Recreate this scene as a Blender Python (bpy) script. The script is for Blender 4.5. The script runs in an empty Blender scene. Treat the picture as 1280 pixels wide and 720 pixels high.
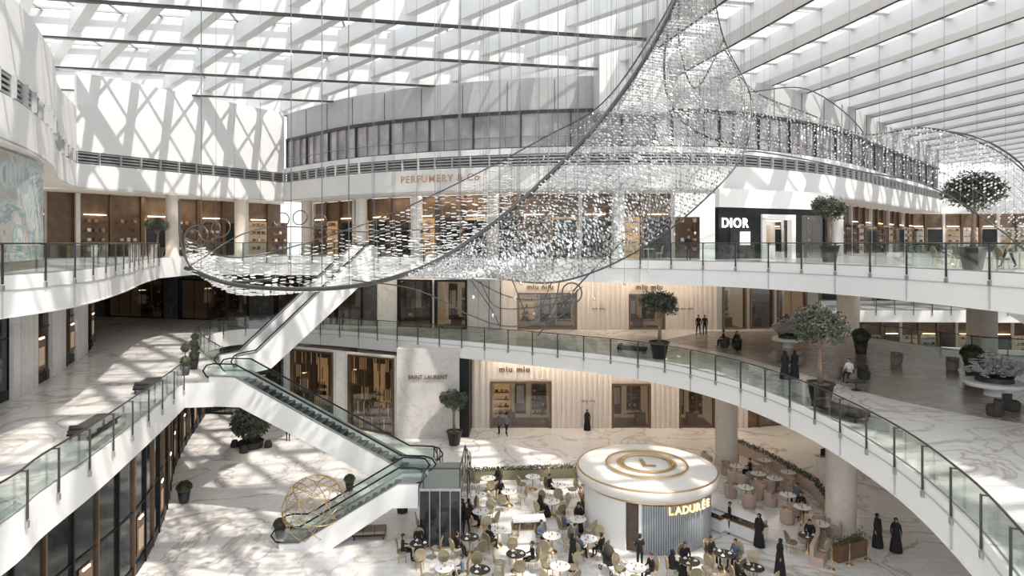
import bpy, math, random
from mathutils import Vector, Matrix
from mathutils.geometry import tessellate_polygon
random.seed(7)
rnd=random.random
def U(a,b): return a+(b-a)*random.random()
# ---------------------------------------------------------------- levels
EYE=15.5; G=0.0; L1=7.7; L1B=6.35; L2=14.3; L2B=12.75; BK=19.4; LV0=21.2; LV1=22.1; CL0=22.55; CL1=25.25; RF=27.8
F=800.0; HZ=303.0
def at(u,v,z):
    d=(EYE-z)*F/(v-HZ); return ((u-640)/F*d,d)
def W(u,v,d): return Vector(((u-640)/F*d,d,EYE-(v-HZ)/F*d))
# ---------------------------------------------------------------- materials
MATS={}
def mat(name,col,rough=0.5,metal=0.0,emit=0.0,ecol=None,var=0.06,scale=3.0,spec=0.5):
    if name in MATS: return MATS[name]
    m=bpy.data.materials.new(name); m.use_nodes=True; nt=m.node_tree; b=nt.nodes['Principled BSDF']
    b.inputs['Roughness'].default_value=rough; b.inputs['Metallic'].default_value=metal
    b.inputs['Specular IOR Level'].default_value=spec
    tc=nt.nodes.new('ShaderNodeTexCoord'); n=nt.nodes.new('ShaderNodeTexNoise'); n.inputs['Scale'].default_value=scale; n.inputs['Detail'].default_value=4
    r=nt.nodes.new('ShaderNodeValToRGB')
    c=col
    r.color_ramp.elements[0].position=.3; r.color_ramp.elements[1].position=.7
    r.color_ramp.elements[0].color=(c[0]*(1-var),c[1]*(1-var),c[2]*(1-var),1)
    r.color_ramp.elements[1].color=(min(1,c[0]*(1+var)),min(1,c[1]*(1+var)),min(1,c[2]*(1+var)),1)
    nt.links.new(tc.outputs['Object'],n.inputs['Vector']); nt.links.new(n.outputs['Fac'],r.inputs['Fac']); nt.links.new(r.outputs['Color'],b.inputs['Base Color'])
    if emit>0:
        b.inputs['Emission Strength'].default_value=emit
        e=ecol or col; b.inputs['Emission Color'].default_value=(e[0],e[1],e[2],1)
    MATS[name]=m; return m
def marble(name,base,vein,scale=0.25,rough=0.18,dark=.5,width=.035):
    m=bpy.data.materials.new(name); m.use_nodes=True; nt=m.node_tree; b=nt.nodes['Principled BSDF']; N=nt.nodes.new; Lk=nt.links.new
    b.inputs['Roughness'].default_value=rough
    tc=N('ShaderNodeTexCoord'); n=N('ShaderNodeTexNoise'); n.inputs['Scale'].default_value=scale; n.inputs['Detail'].default_value=7; n.inputs['Distortion'].default_value=1.6
    Lk(tc.outputs['Object'],n.inputs['Vector'])
    s=N('ShaderNodeMath'); s.operation='SUBTRACT'; s.inputs[1].default_value=.5; Lk(n.outputs['Fac'],s.inputs[0])
    a=N('ShaderNodeMath'); a.operation='ABSOLUTE'; Lk(s.outputs[0],a.inputs[0])
    r=N('ShaderNodeValToRGB'); r.color_ramp.elements[0].position=0; r.color_ramp.elements[0].color=(1,1,1,1); r.color_ramp.elements[1].position=width; r.color_ramp.elements[1].color=(0,0,0,1)
    Lk(a.outputs[0],r.inputs['Fac'])
    n2=N('ShaderNodeTexNoise'); n2.inputs['Scale'].default_value=scale*.4; n2.inputs['Detail'].default_value=3; Lk(tc.outputs['Object'],n2.inputs['Vector'])
    mu=N('ShaderNodeMath'); mu.operation='MULTIPLY'; Lk(r.outputs['Color'],mu.inputs[0]); Lk(n2.outputs['Fac'],mu.inputs[1])
    mu2=N('ShaderNodeMath'); mu2.operation='MULTIPLY'; mu2.inputs[1].default_value=dark*2; mu2.use_clamp=True; Lk(mu.outputs[0],mu2.inputs[0])
    mx=N('ShaderNodeMix'); mx.data_type='RGBA'; mx.inputs[6].default_value=(*base,1); mx.inputs[7].default_value=(*vein,1); Lk(mu2.outputs[0],mx.inputs[0])
    br=N('ShaderNodeTexBrick'); br.inputs['Scale'].default_value=.5; br.inputs['Mortar Size'].default_value=.008; br.inputs['Color1'].default_value=(1,1,1,1); br.inputs['Color2'].default_value=(.95,.94,.93,1); br.inputs['Mortar'].default_value=(.78,.76,.74,1)
    Lk(tc.outputs['Object'],br.inputs['Vector'])
    mm=N('ShaderNodeMix'); mm.data_type='RGBA'; mm.blend_type='MULTIPLY'; mm.inputs[0].default_value=1; Lk(mx.outputs[2],mm.inputs[6]); Lk(br.outputs['Color'],mm.inputs[7])
    Lk(mm.outputs[2],b.inputs['Base Color']); MATS[name]=m; return m
def glassmat(name,tint,refl=.12,rough=.03):
    m=bpy.data.materials.new(name); m.use_nodes=True; nt=m.node_tree; nt.nodes.clear(); N=nt.nodes.new; Lk=nt.links.new
    o=N('ShaderNodeOutputMaterial'); t=N('ShaderNodeBsdfTransparent'); g=N('ShaderNodeBsdfGlossy'); g.inputs['Roughness'].default_value=rough; mx=N('ShaderNodeMixShader')
    lw=N('ShaderNodeLayerWeight'); lw.inputs['Blend'].default_value=.25
    mp=N('ShaderNodeMath'); mp.operation='MULTIPLY_ADD'; mp.inputs[1].default_value=.5; mp.inputs[2].default_value=refl; mp.use_clamp=True
    n=N('ShaderNodeTexNoise'); n.inputs['Scale'].default_value=.5; r=N('ShaderNodeValToRGB'); r.color_ramp.elements[0].color=(tint[0]*.97,tint[1]*.97,tint[2]*.97,1); r.color_ramp.elements[1].color=(*tint,1)
    Lk(n.outputs['Fac'],r.inputs['Fac']); Lk(r.outputs['Color'],t.inputs['Color'])
    Lk(lw.outputs['Facing'],mp.inputs[0]); Lk(mp.outputs[0],mx.inputs[0]); Lk(t.outputs[0],mx.inputs[1]); Lk(g.outputs[0],mx.inputs[2]); Lk(mx.outputs[0],o.inputs['Surface']); MATS[name]=m; return m
WHITE=mat('white_paint',(.84,.835,.825),.45,var=.02,scale=.6)
WUP=mat('upper_wall_white',(.74,.735,.725),.5,var=.03,scale=.6)
ROOFW=mat('roof_white',(.66,.665,.67),.4,var=.03,scale=.6)
CEIL=mat('ceiling_white',(.82,.81,.79),.7,var=.02)
GREYP=mat('grey_panel',(.46,.46,.46),.5,var=.05)
BARM=mat('glazing_bar_grey',(.42,.43,.44),.5,var=.05)
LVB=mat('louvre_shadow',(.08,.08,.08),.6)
FLOORM=marble('white_marble_floor',(.83,.81,.785),(.46,.41,.37),.17,.16,.75,.024)
FLOOR1=marble('upper_marble_floor',(.80,.78,.755),(.46,.41,.37),.2,.18,.8,.028)
PLAZA=marble('shaded_beige_plaza',(.31,.265,.23),(.5,.45,.4),.5,.22,.7,.06)  # beige floor with the plaza's shade darkened into its colour
WALLMB=marble('wall_marble',(.76,.75,.73),(.55,.54,.52),.5,.3,.5,.03)
DARKST=marble('grey_stone',(.08,.08,.08),(.24,.24,.24),.6,.3,.6,.03)
STEEL=mat('dark_steel',(.08,.075,.07),.35,.7)
RAILM=mat('handrail_bronze',(.09,.075,.065),.35,.6)
SILV=mat('steel_silver',(.42,.42,.42),.3,.8)
BLACK=mat('black_lacquer',(.012,.012,.013),.45,spec=.25)
GLASS=glassmat('balustrade_glass',(.86,.915,.90),.05)
SGLASS=glassmat('shopfront_glass',(.84,.84,.82),.05)
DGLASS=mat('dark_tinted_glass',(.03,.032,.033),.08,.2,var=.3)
CGLASS=mat('clerestory_glass',(.42,.40,.42),.15,.4,var=.35,scale=.5)
BRONZE=mat('bronze',(.20,.13,.08),.35,.7)
GOLD=mat('gold',(.62,.43,.22),.32,.85)
LGOLD=mat('glow_gold',(.55,.33,.15),.4,.3,emit=.30,ecol=(1,.62,.3))  # gold panels emit the shop glow themselves, they are no lamps
WOOD=mat('warm_wood',(.16,.10,.06),.45,var=.25,scale=2)
TAN=mat('shop_tan_glow',(.42,.31,.21),.6,emit=.15,ecol=(1,.75,.48),var=.15)  # tan with emission standing in for shop lighting on it
DTAN=mat('shop_dark_interior',(.08,.055,.04),.5,emit=.02,ecol=(1,.65,.4),var=.3)  # faint warm emission imitates shop light on the dark interior
CREAM=mat('cream_panel',(.79,.72,.65),.5,var=.04)
BEIGE=mat('beige_column',(.64,.57,.49),.5,var=.06)
LAMP=mat('warm_lamp',(1,.9,.75),.5,emit=7,ecol=(1,.8,.55))
WLAMP=mat('white_lamp',(1,1,1),.5,emit=4,ecol=(1,.94,.88))
POT=mat('planter_charcoal',(.035,.03,.03),.5)
BARK=mat('bark',(.22,.16,.12),.9,var=.3,scale=8)
LEAF=mat('olive_leaf',(.075,.085,.055),.6,var=.5,scale=2.5)
LEAF2=mat('hedge_leaf',(.06,.075,.035),.6,var=.5,scale=5)
PETAL=mat('white_petal',(.9,.86,.87),.6)
SKIN=mat('skin',(.45,.28,.20),.55); HAIR=mat('hair_dark',(.02,.015,.012),.5)
CB=mat('black_cloth',(.010,.010,.011),.8); CW=mat('white_cloth',(.75,.75,.74),.8); CBL=mat('blue_grey_cloth',(.12,.15,.2),.8); CT=mat('tan_cloth',(.4,.3,.2),.8)
CHB=mat('chair_beige',(.42,.36,.26),.7); CHO=mat('chair_olive',(.22,.19,.12),.7); CHP=mat('armchair_blush',(.52,.40,.33),.7)
TW=mat('table_white',(.8,.8,.79),.2); TB=mat('table_black',(.02,.02,.02),.25)
SAGE=mat('blue_grey_fluting',(.36,.39,.41),.5); SEAT=mat('charcoal_upholstery',(.05,.045,.042),.8); SOFA=mat('taupe_upholstery',(.28,.23,.19),.8)
STEP=mat('escalator_step',(.06,.06,.06),.4,.6)
CRYS=mat('crystal',(.62,.62,.61),.16,.6,var=.35,scale=1.2); TILE=mat('white_crystal_tile',(.93,.92,.90),.2,.0,var=.05); WIRE=mat('fine_steel_wire',(.26,.26,.26),.4,.6); TUBE=mat('sculpture_tube',(.10,.10,.10),.3,.7)
def mural():
    m=bpy.data.materials.new('mural_paint'); m.use_nodes=True; nt=m.node_tree; b=nt.nodes['Principled BSDF']; N=nt.nodes.new
    tc=N('ShaderNodeTexCoord'); n=N('ShaderNodeTexNoise'); n.inputs['Scale'].default_value=.38; n.inputs['Detail'].default_value=8; n.inputs['Distortion'].default_value=1.2; n.inputs['Roughness'].default_value=.62
    r=N('ShaderNodeValToRGB'); cr=r.color_ramp; cr.elements[0].position=.3; cr.elements[0].color=(.35,.16,.12,1); cr.elements[1].position=.7; cr.elements[1].color=(.6,.58,.54,1)
    for p,c in((.38,(.56,.44,.38,1)),(.45,(.58,.56,.53,1)),(.49,(.22,.33,.34,1)),(.53,(.58,.58,.56,1)),(.58,(.38,.45,.45,1)),(.63,(.52,.34,.24,1))): e=cr.elements.new(p); e.color=c
    nt.links.new(tc.outputs['Object'],n.inputs['Vector']); nt.links.new(n.outputs['Fac'],r.inputs['Fac']); nt.links.new(r.outputs['Color'],b.inputs['Base Color']); return m
MURAL=mural()
# ---------------------------------------------------------------- mesh builder
class MB:
    def __init__(s): s.v=[];s.f=[];s.m=[];s.sm=[];s.mats=[];s.M=None
    def mi(s,m):
        if m not in s.mats: s.mats.append(m)
        return s.mats.index(m)
    def add(s,vs,fs,m,smooth=False):
        o=len(s.v); M=s.M
        for p in vs:
            p=Vector(p); s.v.append(M@p if M is not None else p)
        k=s.mi(m)
        for f in fs: s.f.append([i+o for i in f]); s.m.append(k); s.sm.append(smooth)
    def box(s,cx,cy,cz,sx,sy,sz,m,rot=0):
        c,n=math.cos(rot),math.sin(rot); vs=[]
        for dz in(-.5,.5):
            for dx,dy in((-.5,-.5),(.5,-.5),(.5,.5),(-.5,.5)):
                x=dx*sx;y=dy*sy; vs.append((cx+x*c-y*n,cy+x*n+y*c,cz+dz*sz))
        s.add(vs,[(3,2,1,0),(4,5,6,7),(0,1,5,4),(1,2,6,5),(2,3,7,6),(3,0,4,7)],m)
    def bx(s,x0,x1,y0,y1,z0,z1,m): s.box((x0+x1)/2,(y0+y1)/2,(z0+z1)/2,abs(x1-x0),abs(y1-y0),abs(z1-z0),m)
    def beam(s,p0,p1,w,h,m):
        p0=Vector(p0);p1=Vector(p1);d=(p1-p0); sd=Vector((-d.y,d.x,0)).normalized()*w/2; up=Vector((0,0,h))
        vs=[p0-sd,p0+sd,p1+sd,p1-sd]; vs+=[v+up for v in vs]
        s.add(vs,[(0,1,2,3),(7,6,5,4),(0,4,5,1),(1,5,6,2),(2,6,7,3),(3,7,4,0)],m)
    def lathe(s,c,prof,m,n=20,sx=1,sy=1,smooth=True):
        vs=[];fs=[]
        for r,z in prof:
            for i in range(n):
                a=2*math.pi*i/n; vs.append((c[0]+r*sx*math.cos(a),c[1]+r*sy*math.sin(a),c[2]+z))
        for j in range(len(prof)-1):
            for i in range(n):
                k=(i+1)%n; fs.append((j*n+i,j*n+k,(j+1)*n+k,(j+1)*n+i))
        s.add(vs,fs,m,smooth)
        s.add(vs[:n],[tuple(range(n))[::-1]],m); s.add(vs[-n:],[tuple(range(n))],m)
    def tube(s,pts,r,m,n=6,closed=False,rs=None):
        pts=[Vector(p) for p in pts]; N=len(pts); vs=[];fs=[]
        up=None
        for i,p in enumerate(pts):
            if closed: t=(pts[(i+1)%N]-pts[i-1])
            else: t=pts[min(i+1,N-1)]-pts[max(i-1,0)]
            if t.length<1e-9: t=Vector((0,0,1))
            t.normalize()
            if up is None:
                up=Vector((0,0,1)) if abs(t.z)<.9 else Vector((1,0,0))
            a=t.cross(up)
            if a.length<1e-4: a=t.orthogonal()
            a.normalize(); b=a.cross(t).normalized(); up=b
            rr=rs[i] if rs else r
            for k in range(n):
                an=2*math.pi*k/n; vs.append(p+a*math.cos(an)*rr+b*math.sin(an)*rr)
        for i in range(N if closed else N-1):
            j=(i+1)%N
            for k in range(n):
                l=(k+1)%n; fs.append((i*n+k,i*n+l,j*n+l,j*n+k))
        if not closed: fs.append(tuple(range(n))); fs.append(tuple(range((N-1)*n,N*n))[::-1])
        s.add(vs,fs,m,True)
    def ell(s,c,rx,ry,rz,m,n=10,k=6):
        vs=[];fs=[]
        for j in range(k+1):
            t=math.pi*j/k
            for i in range(n):
                a=2*math.pi*i/n; vs.append((c[0]+rx*math.sin(t)*math.cos(a),c[1]+ry*math.sin(t)*math.sin(a),c[2]-rz*math.cos(t)))
        for j in range(k):
            for i in range(n): q=(i+1)%n; fs.append((j*n+i,j*n+q,(j+1)*n+q,(j+1)*n+i))
        s.add(vs,fs,m,True)
    def wall(s,pts,z0,z1,t,m):
        o=offset(pts,t); n=len(pts)
        vs=[];fs=[]
        for (x,y),(a,b) in zip(pts,o): vs+=[(x,y,z0),(x,y,z1),(a,b,z1),(a,b,z0)]
        for i in range(n-1):
            p=i*4;q=p+4; fs+=[(p,q,q+1,p+1),(p+1,q+1,q+2,p+2),(p+2,q+2,q+3,p+3),(p+3,q+3,q,p)]
        fs+=[(0,1,2,3),(n*4-1,n*4-2,n*4-3,n*4-4)]
        s.add(vs,fs,m)
    def slab(s,poly,z0,z1,mt,ms,mb=None):
        n=len(poly); tr=tessellate_polygon([[Vector((p[0],p[1],0)) for p in poly]])
        s.add([(x,y,z1) for x,y in poly],[tuple(t) for t in tr],mt); s.add([(x,y,z0) for x,y in poly],[tuple(t)[::-1] for t in tr],mb or ms)
        vs=[(x,y,z0) for x,y in poly]+[(x,y,z1) for x,y in poly]
        s.add(vs,[(i,(i+1)%n,(i+1)%n+n,i+n) for i in range(n)],ms)
    def prism(s,poly,org,dr,a,b,m):
        dr=Vector((dr[0],dr[1],0)).normalized(); sd=Vector((-dr.y,dr.x,0)); org=Vector(org); n=len(poly)
        va=[org+dr*p[0]+Vector((0,0,p[1]))+sd*a for p in poly]; vb=[v+sd*(b-a) for v in va]
        tr=tessellate_polygon([[Vector((p[0],p[1],0)) for p in poly]])
        s.add(va+vb,[tuple(t) for t in tr]+[tuple(i+n for i in t)[::-1] for t in tr]+[(i,(i+1)%n,(i+1)%n+n,i+n) for i in range(n)],m)
    def mesh(s,name):
        me=bpy.data.meshes.new(name); me.from_pydata([tuple(v) for v in s.v],[],s.f)
        for m in s.mats: me.materials.append(m)
        me.polygons.foreach_set('material_index',s.m); me.polygons.foreach_set('use_smooth',s.sm)
        import bmesh
        bm=bmesh.new(); bm.from_mesh(me); bmesh.ops.recalc_face_normals(bm,faces=bm.faces) if len(bm.faces)<60000 else None; bm.to_mesh(me); bm.free()
        me.update(); return me
    def obj(s,name,loc=(0,0,0),rot=0,parent=None):
        return put(name,s.mesh(name),loc,rot,parent)
def put(name,me,loc=(0,0,0),rot=0,parent=None,sc=1):
    o=bpy.data.objects.new(name,me); bpy.context.collection.objects.link(o); o.location=loc; o.rotation_euler=(0,0,rot); o.scale=(sc,sc,sc)
    if parent: o.parent=parent
    return o
def empty(name,loc=(0,0,0)):
    o=bpy.data.objects.new(name,None); bpy.context.collection.objects.link(o); o.location=loc; return o
def offset(pts,t):
    o=[];n=len(pts)
    for i in range(n):
        a=Vector(pts[max(i-1,0)]);b=Vector(pts[i]);c=Vector(pts[min(i+1,n-1)])
        d1=(b-a); d2=(c-b)
        if d1.length<1e-6: d1=d2
        if d2.length<1e-6: d2=d1
        d1=d1.normalized();d2=d2.normalized(); n1=Vector((-d1.y,d1.x));n2=Vector((-d2.y,d2.x)); nn=(n1+n2)
        if nn.length<1e-4: nn=n1
        nn.normalize(); k=max(.5,nn.dot(n1)); o.append((b.x+nn.x*t/k,b.y+nn.y*t/k))
    return o
def cr(p0,p1,p2,p3,t):
    return .5*((2*p1)+(-p0+p2)*t+(2*p0-5*p1+4*p2-p3)*t*t+(-p0+3*p1-3*p2+p3)*t**3)
def smooth(pts,k=6):
    P=[Vector(p) for p in pts]; n=len(P); out=[]
    for i in range(n-1):
        a=P[i-1] if i>0 else P[0]*2-P[1]; b=P[i];c=P[i+1]; d=P[i+2] if i+2<n else P[-1]*2-P[-2]
        for j in range(k): out.append(cr(a,b,c,d,j/k))
    out.append(P[-1]); return [tuple(p) for p in out]
def resample(pts,step):
    P=[Vector(p) for p in pts]; out=[]; acc=0
    for i in range(len(P)-1):
        d=P[i+1]-P[i]; l=d.length
        if l<1e-6: continue
        t=(-acc)%step
        while t<l:
            out.append((P[i]+d*(t/l),d/l)); t+=step
        acc+=l
    return out
# ---------------------------------------------------------------- plan curves
C1=smooth([(-21,58.7),(-15,56.3),(-9.3,53.3),(0,48.4),(8.3,42.8),(12.1,37.2),(13.8,30.7),(13.9,23.8),(12.9,18.4),(11.5,14.4),(9.6,9.5),(7.5,4.5)],6)
CLEFT=smooth([(-12.6,2),(-13.3,10),(-14,17.5),(-14.6,20),(-15.3,23.8),(-16.9,30.7),(-18.1,35.4)],6)
LAND=[(-16.6,35.6),(-16.6,37.6),(-16.2,40.3)]
CBACK=smooth([(-18.6,41),(-21.5,45),(-25,51),(-25,56.5),(-21,58.7)],5)
E2L=smooth([(-17.3,2),(-17.8,12),(-18.4,20),(-18.5,26.8),(-21.3,35),(-24.8,43),(-27,49)],6)
E2B=smooth([(-27,54),(-22,54.3),(-15,52.8),(-8,50),(0,46.8),(5.6,44.5),(12.8,40.0),(16.9,34.5),(19.2,26.5),(20.1,15),(20.2,3)],6)
DRUM=smooth([(-21.7,61),(-14.6,54.5),(-8.75,51),(-2.3,48.5),(5.5,47),(14.4,47.3),(20.8,50),(28.9,56),(39.6,67),(57,85)],6)
DL=smooth([(-18.2,6),(-18.6,14),(-19,23),(-23,31.8),(-28,39.5),(-31.3,46)],6)
# ---------------------------------------------------------------- floors
b=MB(); b.slab([(-75,-12),(90,-12),(90,125),(-75,125)],-.4,0,FLOORM,FLOORM); b.obj('floor')
poly1=[(7.5,2)]+C1[::-1]+CBACK[::-1][1:]+LAND[::-1]+CLEFT[::-1]+[(-12.6,-8),(-70,-8),(-70,115),(28.5,115),(28.8,53),(33,45),(40,41),(80,38),(80,-8),(7.5,-8)]
b=MB(); b.slab(poly1,L1B,L1,FLOOR1,WHITE,CEIL); b.obj('floor_first_level')
b=MB(); b.slab(smooth([(15.5,44),(17.8,36),(19.3,31),(24,26),(34,24),(50,24)],4)+[(50,38),(39.8,40.6),(32.6,44.5),(28.3,52.8),(27.5,56),(17,56),(12,51)],L1,L1+.012,PLAZA,PLAZA); b.obj('floor_shaded_plaza')  # thin sheet carrying the shaded floor tone of the plaza
poly2=E2L+[(-27,54)]+E2B[1:]+[(20.2,-8),(80,-8),(80,44),(36,46),(31,54),(29.5,115),(-70,115),(-70,-8),(-17.3,-8)]
b=MB(); b.slab(poly2,L2B,L2,FLOOR1,WHITE,CEIL); b.obj('floor_second_level')
for i,(c,z) in enumerate(((C1,L1B),(CLEFT,L1B),(E2B,L2B),(E2L,L2B))):
    b=MB(); o=offset(c,-.04 if c is not CLEFT else .04) ; b.wall(o,z+.98,z+1.02,.05,GREYP); b.wall(o,z,z+.06,.05,WHITE)
    for p,dd in resample(o,4.2): b.box(p.x,p.y,z+.5,.025,.06,.95,GREYP,math.atan2(dd.y,dd.x))
    b.obj('trim_%d'%(i+1))
# ---------------------------------------------------------------- balustrades
def balustrade(path,z,inside,sp=2.1,name='glass_balustrade'):
    g=offset(path,.12*inside); b=MB()
    b.wall(g,z+.03,z+1.08,.02,GLASS)
    b.tube([(x,y,z+1.16) for x,y in offset(path,.1*inside)],.036,RAILM,6)
    out=offset(path,-.05*inside)
    for p,d in resample(out,sp):
        a=math.atan2(d.y,d.x); b.box(p.x,p.y,z+.42,.07,.05,1.45,STEEL,a); b.box(p.x,p.y,z-.45,.14,.07,.2,SILV,a)
        q=Vector((-d.y,d.x))*inside
        b.box(p.x+q.x*.08,p.y+q.y*.08,z+1.12,.05,.2,.03,STEEL,a)
    b.tube([(x,y,z+.02) for x,y in offset(path,.13*inside)],.03,SILV,4)
    return b.obj(name)
balustrade(C1,L1,1); balustrade(CLEFT,L1,1); balustrade(CBACK,L1,1)
balustrade(E2L,L2,1); balustrade(E2B,L2,1)
balustrade([(28.8,53),(33,45),(40,41),(60,39.5)],L1,-1)
# ---------------------------------------------------------------- escalators
def escalator(A,Bp,w=1.5,flatA=1.3,flatB=1.3,t=1.25,par=.2):
    A=Vector(A);Bp=Vector(Bp)
    d=Vector((Bp.x-A.x,Bp.y-A.y,0)); Lh=d.length; dr=d/Lh; H=Bp.z-A.z
    prof=[(-.2,0),(flatA,0),(Lh-flatB,H),(Lh+.2,H)]
    b=MB()
    low=[(Lh+.2,H-.35),(Lh-flatB-1.2,H-.35),(flatA+.3,-t),(-.2,-t)]
    for s0,s1 in((-w/2-.18,-w/2),(w/2,w/2+.18)):
        b.prism([(p[0],p[1]+par) for p in prof]+low,A,dr,s0,s1,WHITE)
        b.prism([(p[0],p[1]+par+.05) for p in prof]+[(p[0],p[1]+par) for p in prof[::-1]],A,dr,s0-.01,s1+.01,SILV)
    b.prism([(-.2,-.25),(flatA,-.25),(Lh-flatB,H-.25),(Lh+.2,H-.25)]+low,A,dr,-w/2,w/2,WHITE)
    n=int((Lh-flatA-flatB)/.38)
    ws=(Lh-flatA-flatB)/n
    for i in range(n):
        s=flatA+(i+.5)*ws; z=H*(i+.5)/n
        b.prism([(s-ws/2,z-.35),(s+ws/2,z-.35),(s+ws/2,z),(s-ws/2,z)],A,dr,-w/2,w/2,STEP)
        b.prism([(s+ws/2-.03,z),(s+ws/2,z),(s+ws/2,z+.012),(s+ws/2-.03,z+.012)],A,dr,-w/2,w/2,SILV)
    for s0,s1,z in((-.2,flatA,0),(Lh-flatB,Lh+.2,H)): b.prism([(s0,z-.25),(s1,z-.25),(s1,z+.01),(s0,z+.01)],A,dr,-w/2,w/2,SILV)
    sd=Vector((-dr.y,dr.x,0))
    for sgn in(-1,1):
        y=sgn*(w/2+.09)
        gp=[(-.35,.19),(-.35,.85),(flatA,.98),(Lh-flatB,H+.98),(Lh+.35,H+.85),(Lh+.35,H+.19),(Lh-flatB,H+.19),(flatA,.19)]
        b.prism(gp,A,dr,y-.01,y+.01,GLASS)
        hp=[(0,.2),(-.4,.3),(-.62,.6),(-.4,.93),(0,1.02),(flatA,1.02),(Lh-flatB,H+1.02),(Lh,H+1.02),(Lh+.4,H+.93),(Lh+.62,H+.6),(Lh+.4,H+.3),(Lh,H+.2)]
        b.tube([A+dr*p[0]+sd*y+Vector((0,0,p[1])) for p in hp],.045,BLACK,6)
    return b.obj('escalator')
LZ=3.0
escalator((-16.6,36.6,L1),(-4.6,35.2,LZ),t=1.35,par=.3)
escalator((-5.0,33.4,LZ),(-11.6,33.2,0.05),w=1.4,flatA=.8,flatB=.8,t=1.0)
escalator((-11.6,51.9,L2),(-17.3,39.4,L1),t=1.9,par=.85,w=1.2)
b=MB(); b.bx(-4.7,-2.6,32.4,36.3,0,LZ-.01,GREYP); b.bx(-4.7,-2.6,32.4,36.3,LZ-.01,LZ+.03,SILV)
for i in range(4): b.bx(-4.7+.04+i*.52,-4.7+.5+i*.52,32.36,32.4,.1,LZ-.1,DGLASS)
for i in range(7): b.bx(-2.6,-2.56,32.45+i*.55,32.95+i*.55,.1,LZ-.1,DGLASS)
b.bx(-2.66,-2.64,32.4,36.1,LZ+.03,LZ+1,GLASS); b.tube([(-4.5,32.5,LZ+1.02),(-2.65,32.5,LZ+1.02),(-2.65,36.2,LZ+1.02)],.04,RAILM)
b.bx(-4.5,-2.7,32.49,32.51,LZ+.03,LZ+1,GLASS)
for x,y in((-4.5,32.5),(-2.65,32.5),(-2.65,34.3),(-2.65,36.2)): b.box(x,y,LZ+.5,.07,.07,1.0,STEEL)
b.obj('escalator_landing')
b=MB()
for i in range(16): b.bx(-4.4,-2.7,36.3+i*.3,36.6+i*.3,0,LZ-(i+1)*.177,WALLMB)
for x in(-4.45,-2.65):
    b.tube([(x,36.3,LZ+.95),(x,41.1,1.05),(x,41.4,1.0)],.04,RAILM); b.prism([(0,LZ-.1),(0,LZ+.85),(4.9,.9),(4.9,0)],(x,36.3,0),(0,1),-.01,.01,GLASS)
    for k in range(4): b.box(x,36.5+k*1.5,(LZ+.8-k*.6)/2+.05,.06,.06,LZ+.8-k*.6-.0,STEEL)
b.obj('landing_staircase')
# ---------------------------------------------------------------- shopfronts
def frame_T(p0,p1,z):
    p0=Vector((p0[0],p0[1],z)); a=math.atan2(p1[1]-p0.y,p1[0]-p0.x); return Matrix.Translation(p0)@Matrix.Rotation(a,4,'Z')
ITEM=[mat('item_%d'%i,c,.5) for i,c in enumerate([(.4,.22,.15),(.6,.52,.44),(.06,.06,.07),(.35,.27,.2),(.65,.6,.6),(.25,.08,.07)])]
def interior(b,xa,xb,y0,dep,h,style):
    wallm={'warm':TAN,'gold':DTAN,'dark':DTAN,'white':CREAM}[style]
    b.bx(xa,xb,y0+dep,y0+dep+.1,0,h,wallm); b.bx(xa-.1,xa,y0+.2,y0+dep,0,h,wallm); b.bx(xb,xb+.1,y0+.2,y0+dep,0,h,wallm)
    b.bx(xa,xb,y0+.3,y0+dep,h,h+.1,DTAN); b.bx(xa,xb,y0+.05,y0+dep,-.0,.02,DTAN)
    n=max(1,int((xb-xa)/1.4)); wd=(xb-xa)/n
    for i in range(n):
        cx=xa+(i+.5)*wd
        b.box(cx,y0+dep*.4,h-.04,.35,.1,.05,LAMP if style!='white' else WLAMP)
        k0=(i+int(xa))%3
        if k0!=2:
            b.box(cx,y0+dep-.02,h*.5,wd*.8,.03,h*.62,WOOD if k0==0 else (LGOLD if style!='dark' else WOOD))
            for k in range(4):
                z=.45+k*.62
                if z>h-.5: break
                b.box(cx,y0+dep-.25,z,wd*.8,.4,.04,BRONZE)
                for q in range(3):
                    if rnd()<.8: b.box(cx+(q-1)*wd*.25+U(-.05,.05),y0+dep-.25,z+.15,U(.12,.26),.2,U(.15,.3),random.choice(ITEM))
        else:
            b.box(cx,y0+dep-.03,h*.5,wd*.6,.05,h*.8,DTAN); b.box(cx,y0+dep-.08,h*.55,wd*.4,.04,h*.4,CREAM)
    for i in range(max(1,int((xb-xa)/2))):
        cx=U(xa+.5,xb-.5); yy=y0+dep*.45
        if i%2==0:
            b.box(cx,yy,.45,.9,.5,.9,WOOD); b.box(cx,yy,1.0,.3,.2,.25,random.choice(ITEM))
        else:
            cl=random.choice([CB,CT,CW,ITEM[5]]); b.lathe((cx,yy,.1),[(.2,0),(.02,.03),(.02,.7)],SILV,8); b.lathe((cx,yy,.75),[(.2,0),(.13,.3),(.17,.55),(.06,.68)],cl,10); b.ell((cx,yy,1.6),.08,.09,.11,CREAM)
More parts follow.
